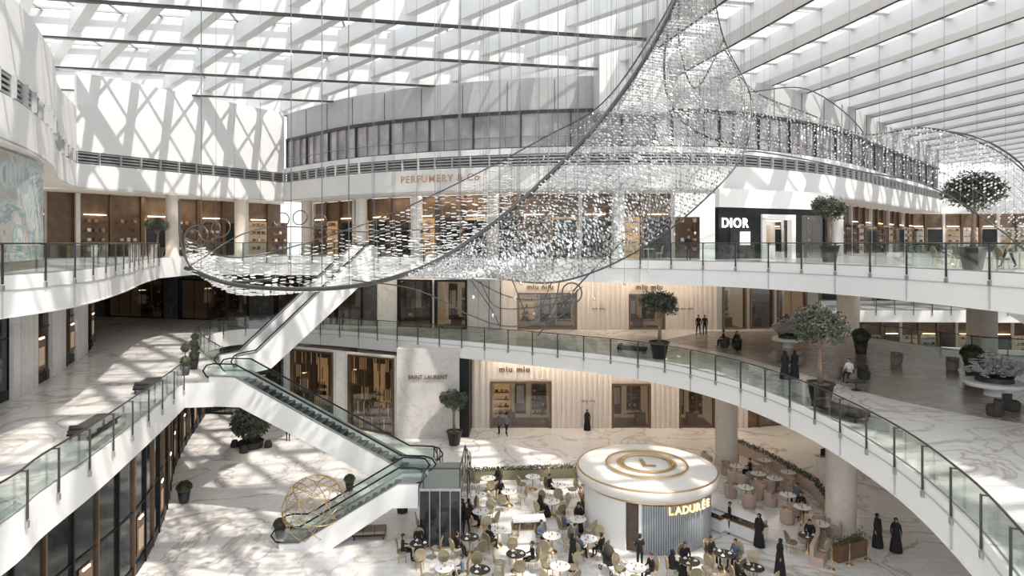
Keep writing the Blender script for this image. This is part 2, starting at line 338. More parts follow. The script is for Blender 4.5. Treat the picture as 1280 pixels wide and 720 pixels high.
def shop(name,p0,p1,z0,z1,ops,wm,flute=False,dep=3.0,fr=BRONZE):
    b=MB(); b.M=frame_T(p0,p1,z0); Lw=(Vector(p1)-Vector(p0)).length; H=z1-z0
    x=0
    segs=[]
    for o in sorted(ops,key=lambda o:o[0]):
        segs.append((x,o[0])); x=o[1]
    segs.append((x,Lw))
    for a,c in segs:
        if c-a>.02:
            b.bx(a,c,0,.3,0,H,wm)
            if flute:
                n=int((c-a)/.42)
                for i in range(n): b.box(a+(i+.5)*(c-a)/n,-.06,(H)/2,.2,.16,H,wm)
    for o in ops:
        xa,xb,h,st=o[:4]
        b.bx(xa,xb,0,.3,h,H,wm)
        if flute:
            n=max(1,int((xb-xa)/.42))
            for i in range(n): b.box(xa+(i+.5)*(xb-xa)/n,-.06,(H+h+.3)/2,.2,.16,H-h-.3,wm)
        for q in(xa,xb): b.bx(q-.08,q+.08,-.16,.32,0,h,fr)
        b.bx(xa-.08,xb+.08,-.16,.32,h-.06,h+.1,fr)
        b.bx(xa,xb,.0,.3,0,.12,fr)
        n=max(1,round((xb-xa)/1.5))
        for i in range(1,n): xx=xa+(xb-xa)*i/n; b.bx(xx-.025,xx+.025,.1,.16,0,h,fr)
        b.bx(xa,xb,.12,.13,.1,h,SGLASS)
        if st=='gold':
            m=max(3,int((xb-xa)/.2))
            for r in range(5):
                for i in range(m):
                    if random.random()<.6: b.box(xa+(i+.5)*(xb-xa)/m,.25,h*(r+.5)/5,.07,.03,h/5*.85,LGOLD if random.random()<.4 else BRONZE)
        interior(b,xa,xb,.05,dep,h,st)
    return b.obj(name)
def sx(u,d): return (u-640)/F*d
def ops_px(u0,d,l): return [(sx(a,d)-sx(u0,d),sx(c,d)-sx(u0,d),h,s) for a,c,h,s in l]
d=53.5
shop('boutique_storefront',(sx(590,d),d),(sx(935,d),d),0,L1B,ops_px(590,d,[(614,688,3.8,'warm'),(766,812,3.6,'warm'),(850,893,3.2,'warm')]),CREAM,True)
b=MB(); b.bx(sx(577,d),sx(589,d),50.9,d+.3,0,L1B-.01,BLACK); b.obj('wall_stone_pier')
d=50.5
shop('marble_boutique_storefront',(sx(496,d),d),(sx(574,d),d),0,7.1,[],WALLMB)
b=MB(); b.bx(sx(496,d),sx(574,d),d+.3,d+2.6,L1B-2.0,7.1,WHITE); b.obj('wall_boutique_top')
shop('gold_screen_storefront',(-20.2,56.6),(sx(496,d)-.1,51.2),0,L1B,[(1.0,5.6,6.1,'gold'),(7.4,11.9,6.1,'gold')],WALLMB)
shop('dark_storefront',(-28,58),(-20.2,56.6),0,L1B,[(.5,3.7,5,'dark'),(4.2,7.6,5,'dark')],DARKST,fr=BLACK)
shop('dark_storefront',(-46,63),(-28,58),0,L1B,[(1,6,5,'dark'),(8,17,5,'warm')],DARKST,fr=BLACK)
shop('warm_storefront',(sx(935,53.5),53.5),(34,57),0,L1B,[(1,5,4,'warm'),(6,13,4,'dark')],WOOD)
shop('warm_storefront',(34,57),(60,48),0,L1B,[(1,7,4,'warm'),(9,18,4,'dark')],CREAM)
# level 1
d=57.3
shop('boutique_storefront',(sx(626,d),d),(sx(896,d),d),L1,L2B,ops_px(626,d,[(648,720,3.2,'warm'),(787,830,3.1,'warm')]),CREAM,True)
b=MB(); b.bx(sx(612,d),sx(625,d),d-.5,d+.3,L1,L2B,GREYP); b.obj('wall_grey_pier')
shop('white_stone_storefront',(sx(470,59),59.5),(sx(611,d),57.3),L1,L2B,[(2.1,5.3,4.3,'dark'),(5.7,8.6,4.3,'warm')],WALLMB,fr=BLACK)
shop('black_storefront',(-25,63),(sx(470,59),59.5),L1,L2B,[(2,4.6,4.2,'dark'),(5.5,8,4.2,'warm'),(8.6,11.4,4.2,'dark')],DARKST,fr=BLACK)
shop('bronze_storefront',(sx(896,d),57.3),(28,58.5),L1,L2B,[(.6,2.7,4,'warm'),(3.2,5.3,4,'dark'),(5.8,8.5,4,'warm')],GREYP)
shop('black_storefront',(-62,72),(-25,63),L1,L2B,[(1,9,4,'dark'),(12,18,4,'warm'),(20,27,4,'dark'),(29,37,4,'dark')],DARKST,fr=BLACK)
def curtain(name,pts,z0,z1,sp=1.6,base=.5):
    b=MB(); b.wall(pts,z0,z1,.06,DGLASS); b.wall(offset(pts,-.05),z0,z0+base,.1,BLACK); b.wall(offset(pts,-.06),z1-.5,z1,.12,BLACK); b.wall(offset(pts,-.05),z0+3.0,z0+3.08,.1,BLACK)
    for i,(p,dd) in enumerate(resample(pts,sp)):
        a=math.atan2(dd.y,dd.x); b.box(p.x,p.y,(z0+z1)/2,.1,.22,z1-z0,BLACK if i%2 else BRONZE,a)
        if i%3==1:
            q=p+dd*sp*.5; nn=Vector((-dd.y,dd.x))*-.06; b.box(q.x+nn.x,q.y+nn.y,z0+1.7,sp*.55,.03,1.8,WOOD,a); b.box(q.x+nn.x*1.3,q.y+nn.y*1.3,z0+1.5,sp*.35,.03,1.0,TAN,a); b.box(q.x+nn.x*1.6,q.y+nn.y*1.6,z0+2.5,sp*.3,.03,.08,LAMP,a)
    return b.obj(name)
GL=smooth([(-16,4),(-16.6,14),(-17,24),(-17.6,30),(-19.8,36.5),(-22.8,43),(-25,49),(-27.6,57.5)],6)
curtain('curved_glass_storefront',GL,0,L1B)
GL1=smooth([(-22,6),(-23,18),(-24.8,31),(-28,40),(-31.5,48),(-37,56),(-46,67)],6)
curtain('curved_glass_storefront',GL1,L1,L2B,2.2)
b=MB()
for p,dd in resample(GL1,5.5)[3:8]:
    b.box(p.x+.12,p.y-.05,(L1+L2B)/2,3.0,.2,L2B-L1-.02,WALLMB,math.atan2(dd.y,dd.x))
b.obj('wall_marble_cladding')
# ---------------------------------------------------------------- level 2
ST2=offset(DRUM,3.2)
def store2(name,pts,mats,z0=L2,z1=BK-.05):
    b=MB(); b.wall(pts,z0,z1,.15,WOOD)
    rs=resample(pts,2.4)
    for i,(p,dd) in enumerate(rs):
        a=math.atan2(dd.y,dd.x); nn=Vector((dd.y,-dd.x))*.12
        m=mats[i%len(mats)]
        q=p+dd*1.2+nn
        b.box(q.x,q.y,z0+1.6,2.0,.08,3.2,m,a); b.box(p.x+nn.x,p.y+nn.y,(z0+z1)/2,.3,.3,z1-z0,BRONZE if i%3 else WALLMB,a)
        if i%2==0: b.box(q.x+nn.x,q.y+nn.y,z0+3.4,1.6,.06,.06,LAMP,a)
        if m is DTAN or i%3==2:
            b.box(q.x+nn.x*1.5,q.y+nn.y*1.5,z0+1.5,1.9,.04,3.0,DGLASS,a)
            continue
        for k in range(4):
            b.box(q.x+nn.x*2,q.y+nn.y*2,z0+.5+k*.75,1.8,.3,.04,WOOD,a)
            for j in range(3):
                if rnd()<.75: b.box(q.x+nn.x*2+dd.x*(j-1)*.5,q.y+nn.y*2+dd.y*(j-1)*.5,z0+.67+k*.75,.25,.2,U(.16,.34),random.choice(ITEM),a)
    return b.obj(name)
store2('lit_storefront',[p for p in ST2 if p[0]<13.5],[WOOD,LGOLD,DTAN,LGOLD,DTAN])
store2('lit_storefront',[p for p in ST2 if 24<p[0]<60],[TAN,DTAN,WOOD,CREAM])
store2('lit_storefront',[(-34,50),(-29,57),(-23.5,65)],[WOOD,WOOD,TAN,WOOD])
b=MB(); b.slab(DRUM+ST2[::-1],BK-.02,BK+.1,CEIL,CEIL); b.obj('ceiling_drum')
b=MB(); b.slab([(-31.3,46),(-21.7,61),(-23.5,66),(-40,60),(-40,46)],BK-.02,BK+.1,CEIL,CEIL); b.obj('ceiling_corner')
WL=offset(DL,2.6)
b=MB(); b.wall(WL+[(-36,50)],L2,BK,.2,CREAM); b.wall([(-36,48),(-33,52)],L2,BK,.2,WOOD)
for i,(p,dd) in enumerate(resample(WL,4.2)):
    a=math.atan2(dd.y,dd.x); b.box(p.x+.25,p.y,(L2+BK)/2,.9,.5,BK-L2,WUP,a)
    q=p+dd*2.1; b.box(q.x+.15,q.y-.05,L2+1.9,2.6,.1,3.6,DTAN if i%2 else WOOD,a); b.box(q.x+.25,q.y-.1,L2+3.3,1.8,.08,.08,LAMP,a)
b.obj('wall_left_gallery')
b=MB(); b.slab(DL+WL[::-1],BK-.02,BK+.1,CEIL,CEIL); b.obj('ceiling_left_gallery')
MU=smooth([(-19.9,23.0),(-20.6,26.0),(-22.4,30.6)],5)
b=MB(); b.wall(MU,L2+.4,BK-.15,.08,MURAL); b.wall(offset(MU,-.03),L2+.0,L2+.4,.14,BRONZE); b.obj('wall_mural')
def band(idx,pts,top,clere):
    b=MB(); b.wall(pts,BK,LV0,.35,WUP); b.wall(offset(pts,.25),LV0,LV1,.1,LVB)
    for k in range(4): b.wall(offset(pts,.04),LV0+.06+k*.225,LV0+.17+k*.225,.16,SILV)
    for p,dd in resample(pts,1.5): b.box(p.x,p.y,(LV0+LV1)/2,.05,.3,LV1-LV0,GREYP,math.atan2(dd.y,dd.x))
    if clere:
        b.wall(pts,LV1,CL0,.35,WUP)
        b.wall(offset(pts,.35),CL0,CL1,.06,CGLASS)
        for i,(p,dd) in enumerate(resample(offset(pts,.25),1.25)): b.box(p.x,p.y,(CL0+CL1)/2,.05 if i%3 else .10,.16,CL1-CL0,SILV if i%3 else STEEL,math.atan2(dd.y,dd.x))
        b.wall(offset(pts,.12),CL1-.12,CL1+.12,.3,STEEL); b.wall(offset(pts,.2),CL0,CL0+.1,.2,STEEL); b.wall(offset(pts,.25),CL0+.9,CL0+.95,.15,SILV)
        b.wall(offset(pts,.3),CL1+.12,top,.3,GREYP)
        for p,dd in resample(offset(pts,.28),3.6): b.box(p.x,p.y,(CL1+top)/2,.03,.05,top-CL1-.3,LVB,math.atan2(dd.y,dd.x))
    else: b.wall(pts,LV1,top,.35,WUP)
    return b.obj('wall_'+idx)
band('drum',DRUM,RF,True)
band('left_gallery_upper',DL,25.2,False)
band('back_corner',[(-31.3,46),(-21.7,61)],RF,False)
b=MB(); b.bx(-46,-45.6,0,60,LV1,RF,WUP); b.obj('wall_left_outer')
b=MB(); b.wall([(84,0),(84,112),(-50,112)],0,RF,.3,WUP); b.obj('wall_far_outer')
b=MB(); b.M=frame_T((6.1,44.6),(11.0,44.9),0); b.bx(0,4.9,0,2.2,CL1-.6,RF+1.2,WUP); b.bx(-.05,4.95,-.05,2.2,CL1-.75,CL1-.6,SILV); b.obj('wall_lift_head')
def column(x,y,z0,z1,r,m):
    b=MB(); b.lathe((x,y,z0),[(r*1.12,0),(r*1.12,.12),(r,.16),(r,z1-z0-.12),(r*1.06,z1-z0-.1),(r*1.06,z1-z0)],m,28); b.obj('column')
column(*at(908,580,0),0,L1B,.75,BEIGE); column(*at(1051,664,0),0,L1B,.75,BEIGE)
column(31,59,0,L2B,.95,BEIGE); column(34.5,47.0,0,L2B,.95,BEIGE)
for x,y in((-27.6,52),(-24.4,57.5),(-19.5,60.8),(-13.3,56.6),(-8,53.8),(-1.5,51),(8,48.2),(29.8,58.6)):
    column(x,y,L2,BK-.03,.5,BEIGE if x<-15 else WALLMB)
b=MB(); b.M=frame_T((14.9,46.1),(25.0,50.6),L2)
b.bx(0,11.1,-.05,.4,3.75,BK-L2,WHITE)
b.bx(0,3.6,0,.4,0,3.75,BLACK); b.bx(3.6,11.1,0,.4,3.3,3.75,BLACK); b.bx(7.4,8.2,0,.4,0,3.3,BLACK); b.bx(3.6,4.0,0,.4,0,3.3,BLACK); b.bx(10.7,11.1,0,.4,0,3.3,BLACK)
b.bx(4.0,7.4,-.15,.3,2.9,3.3,WHITE); b.bx(4.0,4.4,-.15,.3,0,3.0,WHITE); b.bx(7.0,7.4,-.15,.3,0,3.0,WHITE)
b.bx(4.3,7.1,1.6,1.7,0,3.0,CREAM); b.bx(4.9,6.5,1.5,1.58,.9,2.6,TAN); b.bx(4.5,6.9,.8,1.3,2.82,2.88,WLAMP)
b.bx(1.0,2.9,-.06,0,.3,2.2,DGLASS); b.bx(1.9,2.9,-.08,-.06,1.0,2.0,CREAM); b.bx(5.2,6.4,.9,1.4,0,1.0,WALLMB)
b.bx(8.2,10.7,1.6,1.7,0,3.3,DTAN); b.bx(8.2,10.7,.1,.12,0,3.3,SGLASS); b.bx(8.6,10.3,1.4,1.55,.6,2.6,WOOD); b.bx(8.8,9.3,.8,1.2,0,1.0,CREAM)
b.obj('black_fashion_storefront')
# ---------------------------------------------------------------- roof
b=MB()
BX=8.5
a=Vector((.979,.204))
for y0 in(-2,5.5,13,20,27.2,34.5,41.5,49,56.5,64):
    def P(x): return (x,y0+(x+12)*a.y/a.x)
    p=P(-46);q=P(BX)
    b.beam((p[0],p[1],RF),(q[0],q[1],RF),.4,1.5,ROOFW); b.beam((p[0],p[1],RF-.1),(q[0],q[1],RF-.1),.34,.1,STEEL)
s=Vector((-.67,.742))
for k in range(-8,26):
    y0=k*4.0-20
    p=Vector((BX,y0)); t1=(BX+46)/.67
    t0=max(0,(-6-y0)/.742); t2=min(t1,(66-y0)/.742)
    if t2>t0: p2=p+s*t0;q2=p+s*t2; b.beam((p2.x,p2.y,RF+.35),(q2.x,q2.y,RF+.35),.55,1.1,ROOFW)
for k in range(0,40):
    y0=-6+k*1.9
    b.beam((-46,y0,RF+1.5),(BX,y0+54.5*.208,RF+1.5),.14,.12,BARM)
for k in range(0,26):
    x=-46+k*2.2
    if x<BX: b.beam((x,-6,RF+1.5),(x-10,66,RF+1.5),.16,.12,BARM)
b.obj('ceiling_skylight_left')
b=MB()
for k in range(-3,22):
    x0=9.6+k*4.4
    y=-6.0; ye=100.0
    p=Vector((x0+(35-y)*.204,y)); q=Vector((x0+(35-ye)*.204,ye))
    if q.x<BX:
        t=(p.x-BX)/(p.x-q.x) if p.x>BX else 0
        if t<=0: continue
        q=p+(q-p)*t
    b.beam((p.x,p.y,RF),(q.x,q.y,RF),1.3,1.0,ROOFW)
    b.beam((p.x+.75,p.y,RF-.05),(q.x+.75,q.y,RF-.05),.10,.14,STEEL)
for k in range(0,40):
    y=-6+k*2.7
    b.beam((BX,y,RF+.9),(90,y+16,RF+.9),.45,.35,ROOFW)
    b.beam((BX,y+1.35,RF+1.2),(90,y+17.35,RF+1.2),.12,.12,BARM)
b.beam((BX,-6,RF-.3),(BX,60,RF-.3),.8,2.0,ROOFW)
b.obj('ceiling_skylight_right')
# ---------------------------------------------------------------- hanging sculpture
root=empty('suspended_crystal_net_sculpture',(0,25,21))
def child(o):
    o.parent=root; o.matrix_parent_inverse=Matrix.Translation(-root.location); return o
def lerp_grid(R0,R1,Mid,ni,nj):
    k=max(1,ni//(len(R0)-1)); A=[Vector(p) for p in smooth(R0,k)];C=[Vector(p) for p in smooth(R1,k)];Bm=[Vector(p) for p in smooth(Mid,k)]
    g=[]
    for i in range(len(A)):
        row=[]
        for j in range(nj+1):
            t=j/nj; row.append(A[i]*(1-t)*(1-2*t)+Bm[i]*4*t*(1-t)+C[i]*t*(2*t-1))
        g.append(row)
    return g
def netmesh(grid,rad,m,name,jit=.4,skip=.1,wire_i=3,wire_j=4,flat=False,el=1.0,wr=.008):
    b=MB(); ni=len(grid); nj=len(grid[0])
    for i in range(1,ni-1):
        for j in range(1,nj-1):
            if random.random()<skip: continue
            c=grid[i][j]+Vector((U(-.03,.03),U(-.03,.03),U(-.03,.03)))
            du=(grid[i+1][j]-grid[i-1][j]).normalized(); dv=(grid[i][j+1]-grid[i][j-1])
            dv=(dv-du*dv.dot(du)).normalized(); nn=du.cross(dv)
            if flat: nn=Vector((U(-.25,.25),U(-.25,.25),1)).normalized(); du=nn.orthogonal().normalized(); dv=nn.cross(du)
            else:
                w=Vector((U(-1,1),U(-1,1),U(-1,1)))*jit; nn=(nn+w).normalized(); dv=(dv-nn*dv.dot(nn)).normalized(); du=nn.cross(dv)
            rr=rad*U(.75,1.15); th=nn*.012
            v6=[c+du*math.cos(q*math.pi/3)*rr+dv*math.sin(q*math.pi/3)*rr*el for q in range(6)]
            b.add([v+th for v in v6]+[v-th for v in v6],[(0,1,2,3,4,5),(11,10,9,8,7,6)]+[(q,(q+1)%6,(q+1)%6+6,q+6) for q in range(6)],m)
    for i in range(0,ni,wire_i): b.tube(grid[i],wr,WIRE,3)
    for j in range(0,nj,wire_j): b.tube([grid[i][j] for i in range(ni)],wr,WIRE,3)
    return child(b.obj(name))
rimpx=[(232,335,27),(300,357,26),(420,360,25),(520,338,24),(600,292,24),(680,225,24.5),(760,140,25.5),(820,50,27),(858,-30,28.5)]
rim=[W(*p) for p in rimpx]
Aopp=[W(*p) for p in [(600,345,22),(700,352,22.5),(800,312,24),(880,250,26),(930,190,28),(938,120,30),(905,50,31),(888,-30,31)]]
Arim=[W(*p) for p in [(500,346,24)]+[(560,320,24),(620,278,24),(690,215,24.6),(745,158,25.3),(790,100,26.2),(825,42,27.2),(858,-30,28.5)]]
Amid=[W(*p) for p in [(560,348,21.5),(640,318,21.5),(720,282,22),(795,228,23),(842,165,24.5),(862,112,26),(865,45,27.5),(872,-30,28.5)]]
g=lerp_grid(Arim,Aopp,Amid,119,54); netmesh(g,.038,CRYS,'crystal_sheet',skip=.25,el=1.8,wire_i=2,wire_j=3,jit=.5,wr=.010)
Bopp=[W(*p) for p in [(232,298,28),(300,322,31),(420,292,34),(510,258,36),(600,215,36),(680,172,35),(752,130,33),(815,45,30),(856,-30,29)]]
Bmid=[(rim[i]+Bopp[i])/2+Vector((0,0,-.9 if 0<i<7 else -.2)) for i in range(9)]
g2=lerp_grid(rim,Bopp,Bmid,104,28)
netmesh(g2[:60],.15,TILE,'crystal_tile_sheet',skip=.35,flat=True,wire_i=3,wire_j=4,wr=.012)
netmesh(g2[56:],.040,CRYS,'crystal_sheet_rear',skip=.4,el=1.8,wire_i=2,wire_j=3)
Cu=[W(*p) for p in [(905,60,31),(940,112,31),(1010,142,31),(1080,168,30),(1160,160,28),(1240,185,26),(1300,230,25)]]
Cl=[W(*p) for p in [(925,190,29),(950,190,29),(1010,200,29),(1080,215,28),(1160,232,27),(1240,280,25),(1300,330,24)]]
Cm=[(Cu[i]+Cl[i])/2+Vector((0,0,.5)) for i in range(7)]
g3=lerp_grid(Cu,Cl,Cm,96,26); netmesh(g3,.034,CRYS,'crystal_wing',skip=.35,el=1.6,wire_i=3,wire_j=3)
b=MB(); b.tube(smooth(rim,8),.09,TUBE,8); b.tube(smooth(Aopp,6),.035,TUBE,6); b.tube(smooth(Bopp,6),.04,TUBE,6); b.tube(smooth(Cu,6),.035,TUBE,5); b.tube(smooth(Cl,6),.03,TUBE,5)
def arc(pts,r): b.tube(smooth([W(*p) for p in pts],8),r,TUBE,5)
arc([(224,250,27),(226,300,27),(240,335,27),(275,352,26.5),(340,350,26)],.05)
arc([(440,350,24),(520,362,23),(590,395,22.5),(640,408,22.5),(700,395,22.5),(722,362,22.5)],.025)
arc([(560,330,24),(640,372,23),(720,370,22.5)],.02)
arc([(575,332,24),(610,380,23),(625,408,23)],.02); arc([(780,300,24),(720,360,23),(672,420,23)],.03)
arc([(600,352,22),(625,385,22),(700,378,22),(728,358,22.5)],.02); arc([(640,350,22),(665,400,22),(690,352,22)],.02); arc([(700,350,22.5),(690,385,22),(660,404,22)],.02)
arc([(1160,160,28),(1230,175,27),(1285,215,26),(1300,270,26)],.04); arc([(935,115,31),(1010,112,32),(1075,160,32),(1085,210,30)],.03)
arc([(232,335,27),(330,285,30),(470,290,34),(600,280,36)],.03)
arc([(838,20,28),(830,80,27),(838,130,26),(870,165,26),(915,180,27)],.05); arc([(905,50,31),(870,110,29),(850,60,28),(848,0,28)],.04)
for u,v,dd,rr in((245,296,27,.5),(262,288,27,.45),(276,285,27.5,.4),(352,275,30,.35),(375,272,31,.35),(400,276,31,.3),(715,366,22.5,.35),(240,296,27,.3)):
    c=W(u,v,dd); b.tube([c+Vector((math.cos(t*math.pi/8)*rr,math.sin(t*math.pi/8)*.3*rr,math.sin(t*math.pi/8)*rr)) for t in range(16)],.03,TUBE,5,closed=True)
child(b.obj('frame_tubes'))
b=MB()
for i in range(4,len(g2)-1,4):
    for j in(0,5,9,14,18,23,28):
        p=g2[i][j]
        if p.z<RF-.5 and random.random()<.6: b.tube([p,(p.x,p.y,RF+.3)],.007,WIRE,3)
for i in range(4,len(g)-1,8):
    for j in(12,25,40,54):
        p=g[i][j]
        if p.z<RF-.5: b.tube([p,(p.x,p.y,RF+.3)],.007,WIRE,3)
for i in range(3,50,3):
    p=g[i][54-(i%4)*6]; q=p+Vector((U(-.1,.1),0,-U(.5,1.5))); b.tube([p,q],.007,WIRE,3); b.ell(q,.05,.05,.07,CRYS,6,4)
for i in range(4,len(g3)-1,8):
    for j in(0,26): p=g3[i][j]; b.tube([p,(p.x,p.y,RF+.3)],.006,WIRE,3)
child(b.obj('suspension_wires'))
# ---------------------------------------------------------------- trees
def tree_mesh(h,cr_,seed,n=2200):
    random.seed(seed); b=MB(); ph=1.05
    b.lathe((0,0,0),[(.36,0),(.40,.05),(.58,1.0),(.64,1.0),(.64,1.08),(.55,1.08),(.53,.95)],POT,20); b.lathe((0,0,.94),[(.53,0),(.5,.03)],BARK,16)
    top=h-cr_*.9; ends=[]
    b.tube([(0,0,ph-.15),(.06,.03,ph+(top-ph)*.35),(-.04,.05,ph+(top-ph)*.7),(0,0,top)],.1,BARK,7,rs=[.13,.1,.085,.07])
    for i in range(9):
        a=i*2.4; r=cr_*U(.45,.8); e=Vector((math.cos(a)*r,math.sin(a)*r,top+U(-.2,.7)*cr_*.6)); z0=ph+(top-ph)*U(.6,1)
        b.tube([(0,0,z0),(e.x*.45,e.y*.45,(z0+e.z)/2-.05),e],.03,BARK,5,rs=[.06,.04,.02]); ends.append(e)
    ends.append(Vector((0,0,top+cr_*.45)))
    for i in range(6): ends.append(Vector((U(-.6,.6)*cr_,U(-.6,.6)*cr_,top+U(.1,.6)*cr_)))
    for i in range(n):
        e=random.choice(ends); q=Vector((random.gauss(0,1),random.gauss(0,1),random.gauss(0,.8))); q=q.normalized()*(rnd()**.5)*cr_*.5
        c=e+q; d1=Vector((U(-1,1),U(-1,1),U(-1,1))).normalized(); d2=d1.orthogonal().normalized(); l=U(.07,.14);w=.04
        b.add([c-d1*l,c+d2*w,c+d1*l,c-d2*w],[(0,1,2,3)],LEAF)
    return b.mesh('olive_tree_mesh')
T1=tree_mesh(4.6,1.3,3,n=4600); T2=tree_mesh(4.2,1.05,5,n=3800)
put('potted_olive_tree',T2,(*at(824,448,L1),L1),.3,sc=1.08); p=at(1013,505,L1); put('potted_olive_tree',T1,(p[0]+.4,p[1]-.2,L1),1.7,sc=1.02)
put('potted_olive_tree',T2,(*at(568,556,0),0),2); put('potted_olive_tree',T2,(19.3,38.9,L2),1,sc=.95); put('potted_olive_tree',T1,(20.3,28.2,L2),4,sc=.92)
put('potted_olive_tree',T2,(-27.8,50.3,L2),3,sc=.75)
c=at(314,566,0); b=MB(); b.lathe((c[0],c[1],0),[(1.9,0),(1.9,.12),(1.6,.12),(1.6,.42),(.9,.42)],CREAM,28); b.lathe((c[0],c[1],.1),[(.8,0),(.9,.8),(.82,.8),(.8,.7)],POT,20)
for a in(0,1.6,3.1,4.7): b.lathe((c[0]+1.25*math.cos(a),c[1]+1.25*math.sin(a),.42),[(.3,0),(.32,.15),(.2,.5),(.05,.52)],SEAT,10)
random.seed(11)
for i in range(4200):
    q=Vector((random.gauss(0,1),random.gauss(0,1),random.gauss(0,1))).normalized()*rnd()**.4; cc=Vector((c[0],c[1],2.4))+Vector((q.x*1.5,q.y*1.5,q.z*1.35))
    d1=Vector((U(-1,1),U(-1,1),U(-1,1))).normalized(); d2=d1.orthogonal().normalized(); b.add([cc-d1*.13,cc+d2*.05,cc+d1*.13,cc-d2*.05],[(0,1,2,3)],LEAF)
b.tube([(c[0],c[1],.8),(c[0]+.1,c[1],2.4)],.12,BARK); b.obj('planter_bench_with_tree')
def topiary():
    b=MB(); b.lathe((0,0,0),[(.2,0),(.3,.55),(.26,.56)],POT,14); b.tube([(0,0,.5),(0,0,1.7)],.03,BARK)
    for z,r in((.85,.3),(1.6,.26)):
        b.ell((0,0,z),r*.85,r*.85,r*.85,LEAF2,12,8)
        for i in range(220):
            q=Vector((random.gauss(0,1),random.gauss(0,1),random.gauss(0,1))).normalized(); cc=Vector((0,0,z))+q*r; d1=q.orthogonal().normalized(); d2=q.cross(d1); d1=d1+q*U(-.5,.5); b.add([cc-d1*.05,cc+d2*.03,cc+d1*.05,cc-d2*.03],[(0,1,2,3)],LEAF2)
    return b.mesh('topiary_mesh')
TP=topiary()
for x,y,z in((-19.2,37.6,L1),(-19.6,39.4,L1),(-20.9,42.2,L1)): put('potted_topiary',TP,(x,y,z))
b=MB(); b.lathe((0,0,0),[(.35,0),(.5,.9),(.45,.9)],POT,16); b.ell((0,0,1.25),.6,.6,.5,LEAF2,14,9)
for i in range(500):
    q=Vector((random.gauss(0,1),random.gauss(0,1),abs(random.gauss(0,1)))).normalized(); cc=Vector((0,0,1.2))+q*.62; d1=q.orthogonal().normalized(); d2=q.cross(d1); b.add([cc-d1*.08,cc+d2*.04,cc+q*.08,cc-d2*.04],[(0,1,2,3)],LEAF2)
SH=b.mesh('shrub_mesh'); put('potted_shrub',SH,(*at(1076,442,L1),L1),sc=.95); put('potted_shrub',SH,(*at(437,613,0),0),1,sc=.55); put('potted_shrub',SH,(*at(350,672,0),0),1,sc=.55); put('potted_shrub',SH,(*at(1215,468,L1),L1),sc=.95); put('potted_shrub',SH,(*at(230,628,0),0),sc=.7)
def flowerbed(x,y,R):
    b=MB(); b.lathe((0,0,0),[(R*.35,0),(R*.3,.4),(R,.5),(R,.7),(R*.95,.72),(R*.6,.72)],WHITE,28); b.lathe((0,0,.7),[(R*.62,0),(R*.6,.25)],POT,22)
    for i in range(70):
        a=U(0,6.28); r=R*.6*rnd()**.5; q=Vector((r*math.cos(a),r*math.sin(a),.9)); t=q+Vector((q.x*.6,q.y*.6,U(.5,1.3)*(1.1-r/R)))
        b.tube([q,(q+t)/2+Vector((0,0,.15)),t],.012,LEAF2,3)
        for k in range(8):
            c=q.lerp(t,.5+.08*k)+Vector((U(-.14,.14),U(-.14,.14),U(-.05,.14)))
            for w in range(4):
                an=w*1.57+U(0,1); d1=Vector((math.cos(an),math.sin(an),.4))*.13; d2=Vector((-math.sin(an),math.cos(an),0))*.07; b.add([c,c+d1*.6+d2,c+d1*1.2,c+d1*.6-d2],[(0,1,2,3)],PETAL)
    for i in range(40):
        a=U(0,6.28); d1=Vector((math.cos(a),math.sin(a),.3))*.4; d2=Vector((-math.sin(a),math.cos(a),0))*.06; c=Vector((U(-.4,.4)*R,U(-.4,.4)*R,.9)); b.add([c,c+d1*.5+d2,c+d1,c+d1*.5-d2],[(0,1,2,3)],LEAF2)
    return b.obj('orchid_planter',(x,y,L1))
random.seed(4)
p=at(1243,494,L1); flowerbed(p[0],p[1],1.35); p=at(984,436,L1); flowerbed(p[0]+.3,p[1]+.6,1.1)
# ---------------------------------------------------------------- people
def tmp_skin(J,E,R,sub=1):
    names=list(J); me=bpy.data.meshes.new('t'); me.from_pydata([J[n] for n in names],[(names.index(a),names.index(b)) for a,b in E],[])
    o=bpy.data.objects.new('t',me); bpy.context.collection.objects.link(o); o.modifiers.new('s','SKIN')
    sv=me.skin_vertices[0].data if len(me.skin_vertices) else None
    if sv is None:
        bpy.context.view_layer.objects.active=o; bpy.ops.mesh.customdata_skin_add(); sv=me.skin_vertices[0].data
    for i,n in enumerate(names):
        r=R[n]; sv[i].radius=r if isinstance(r,tuple) else (r,r); sv[i].use_root=(i==0)
    s2=o.modifiers.new('u','SUBSURF'); s2.levels=sub; s2.render_levels=sub
    dg=bpy.context.evaluated_depsgraph_get(); ev=o.evaluated_get(dg); m=bpy.data.meshes.new_from_object(ev)
    vs=[v.co.copy() for v in m.vertices]; fs=[list(p.vertices) for p in m.polygons]
    bpy.data.objects.remove(o); return vs,fs
PC={}
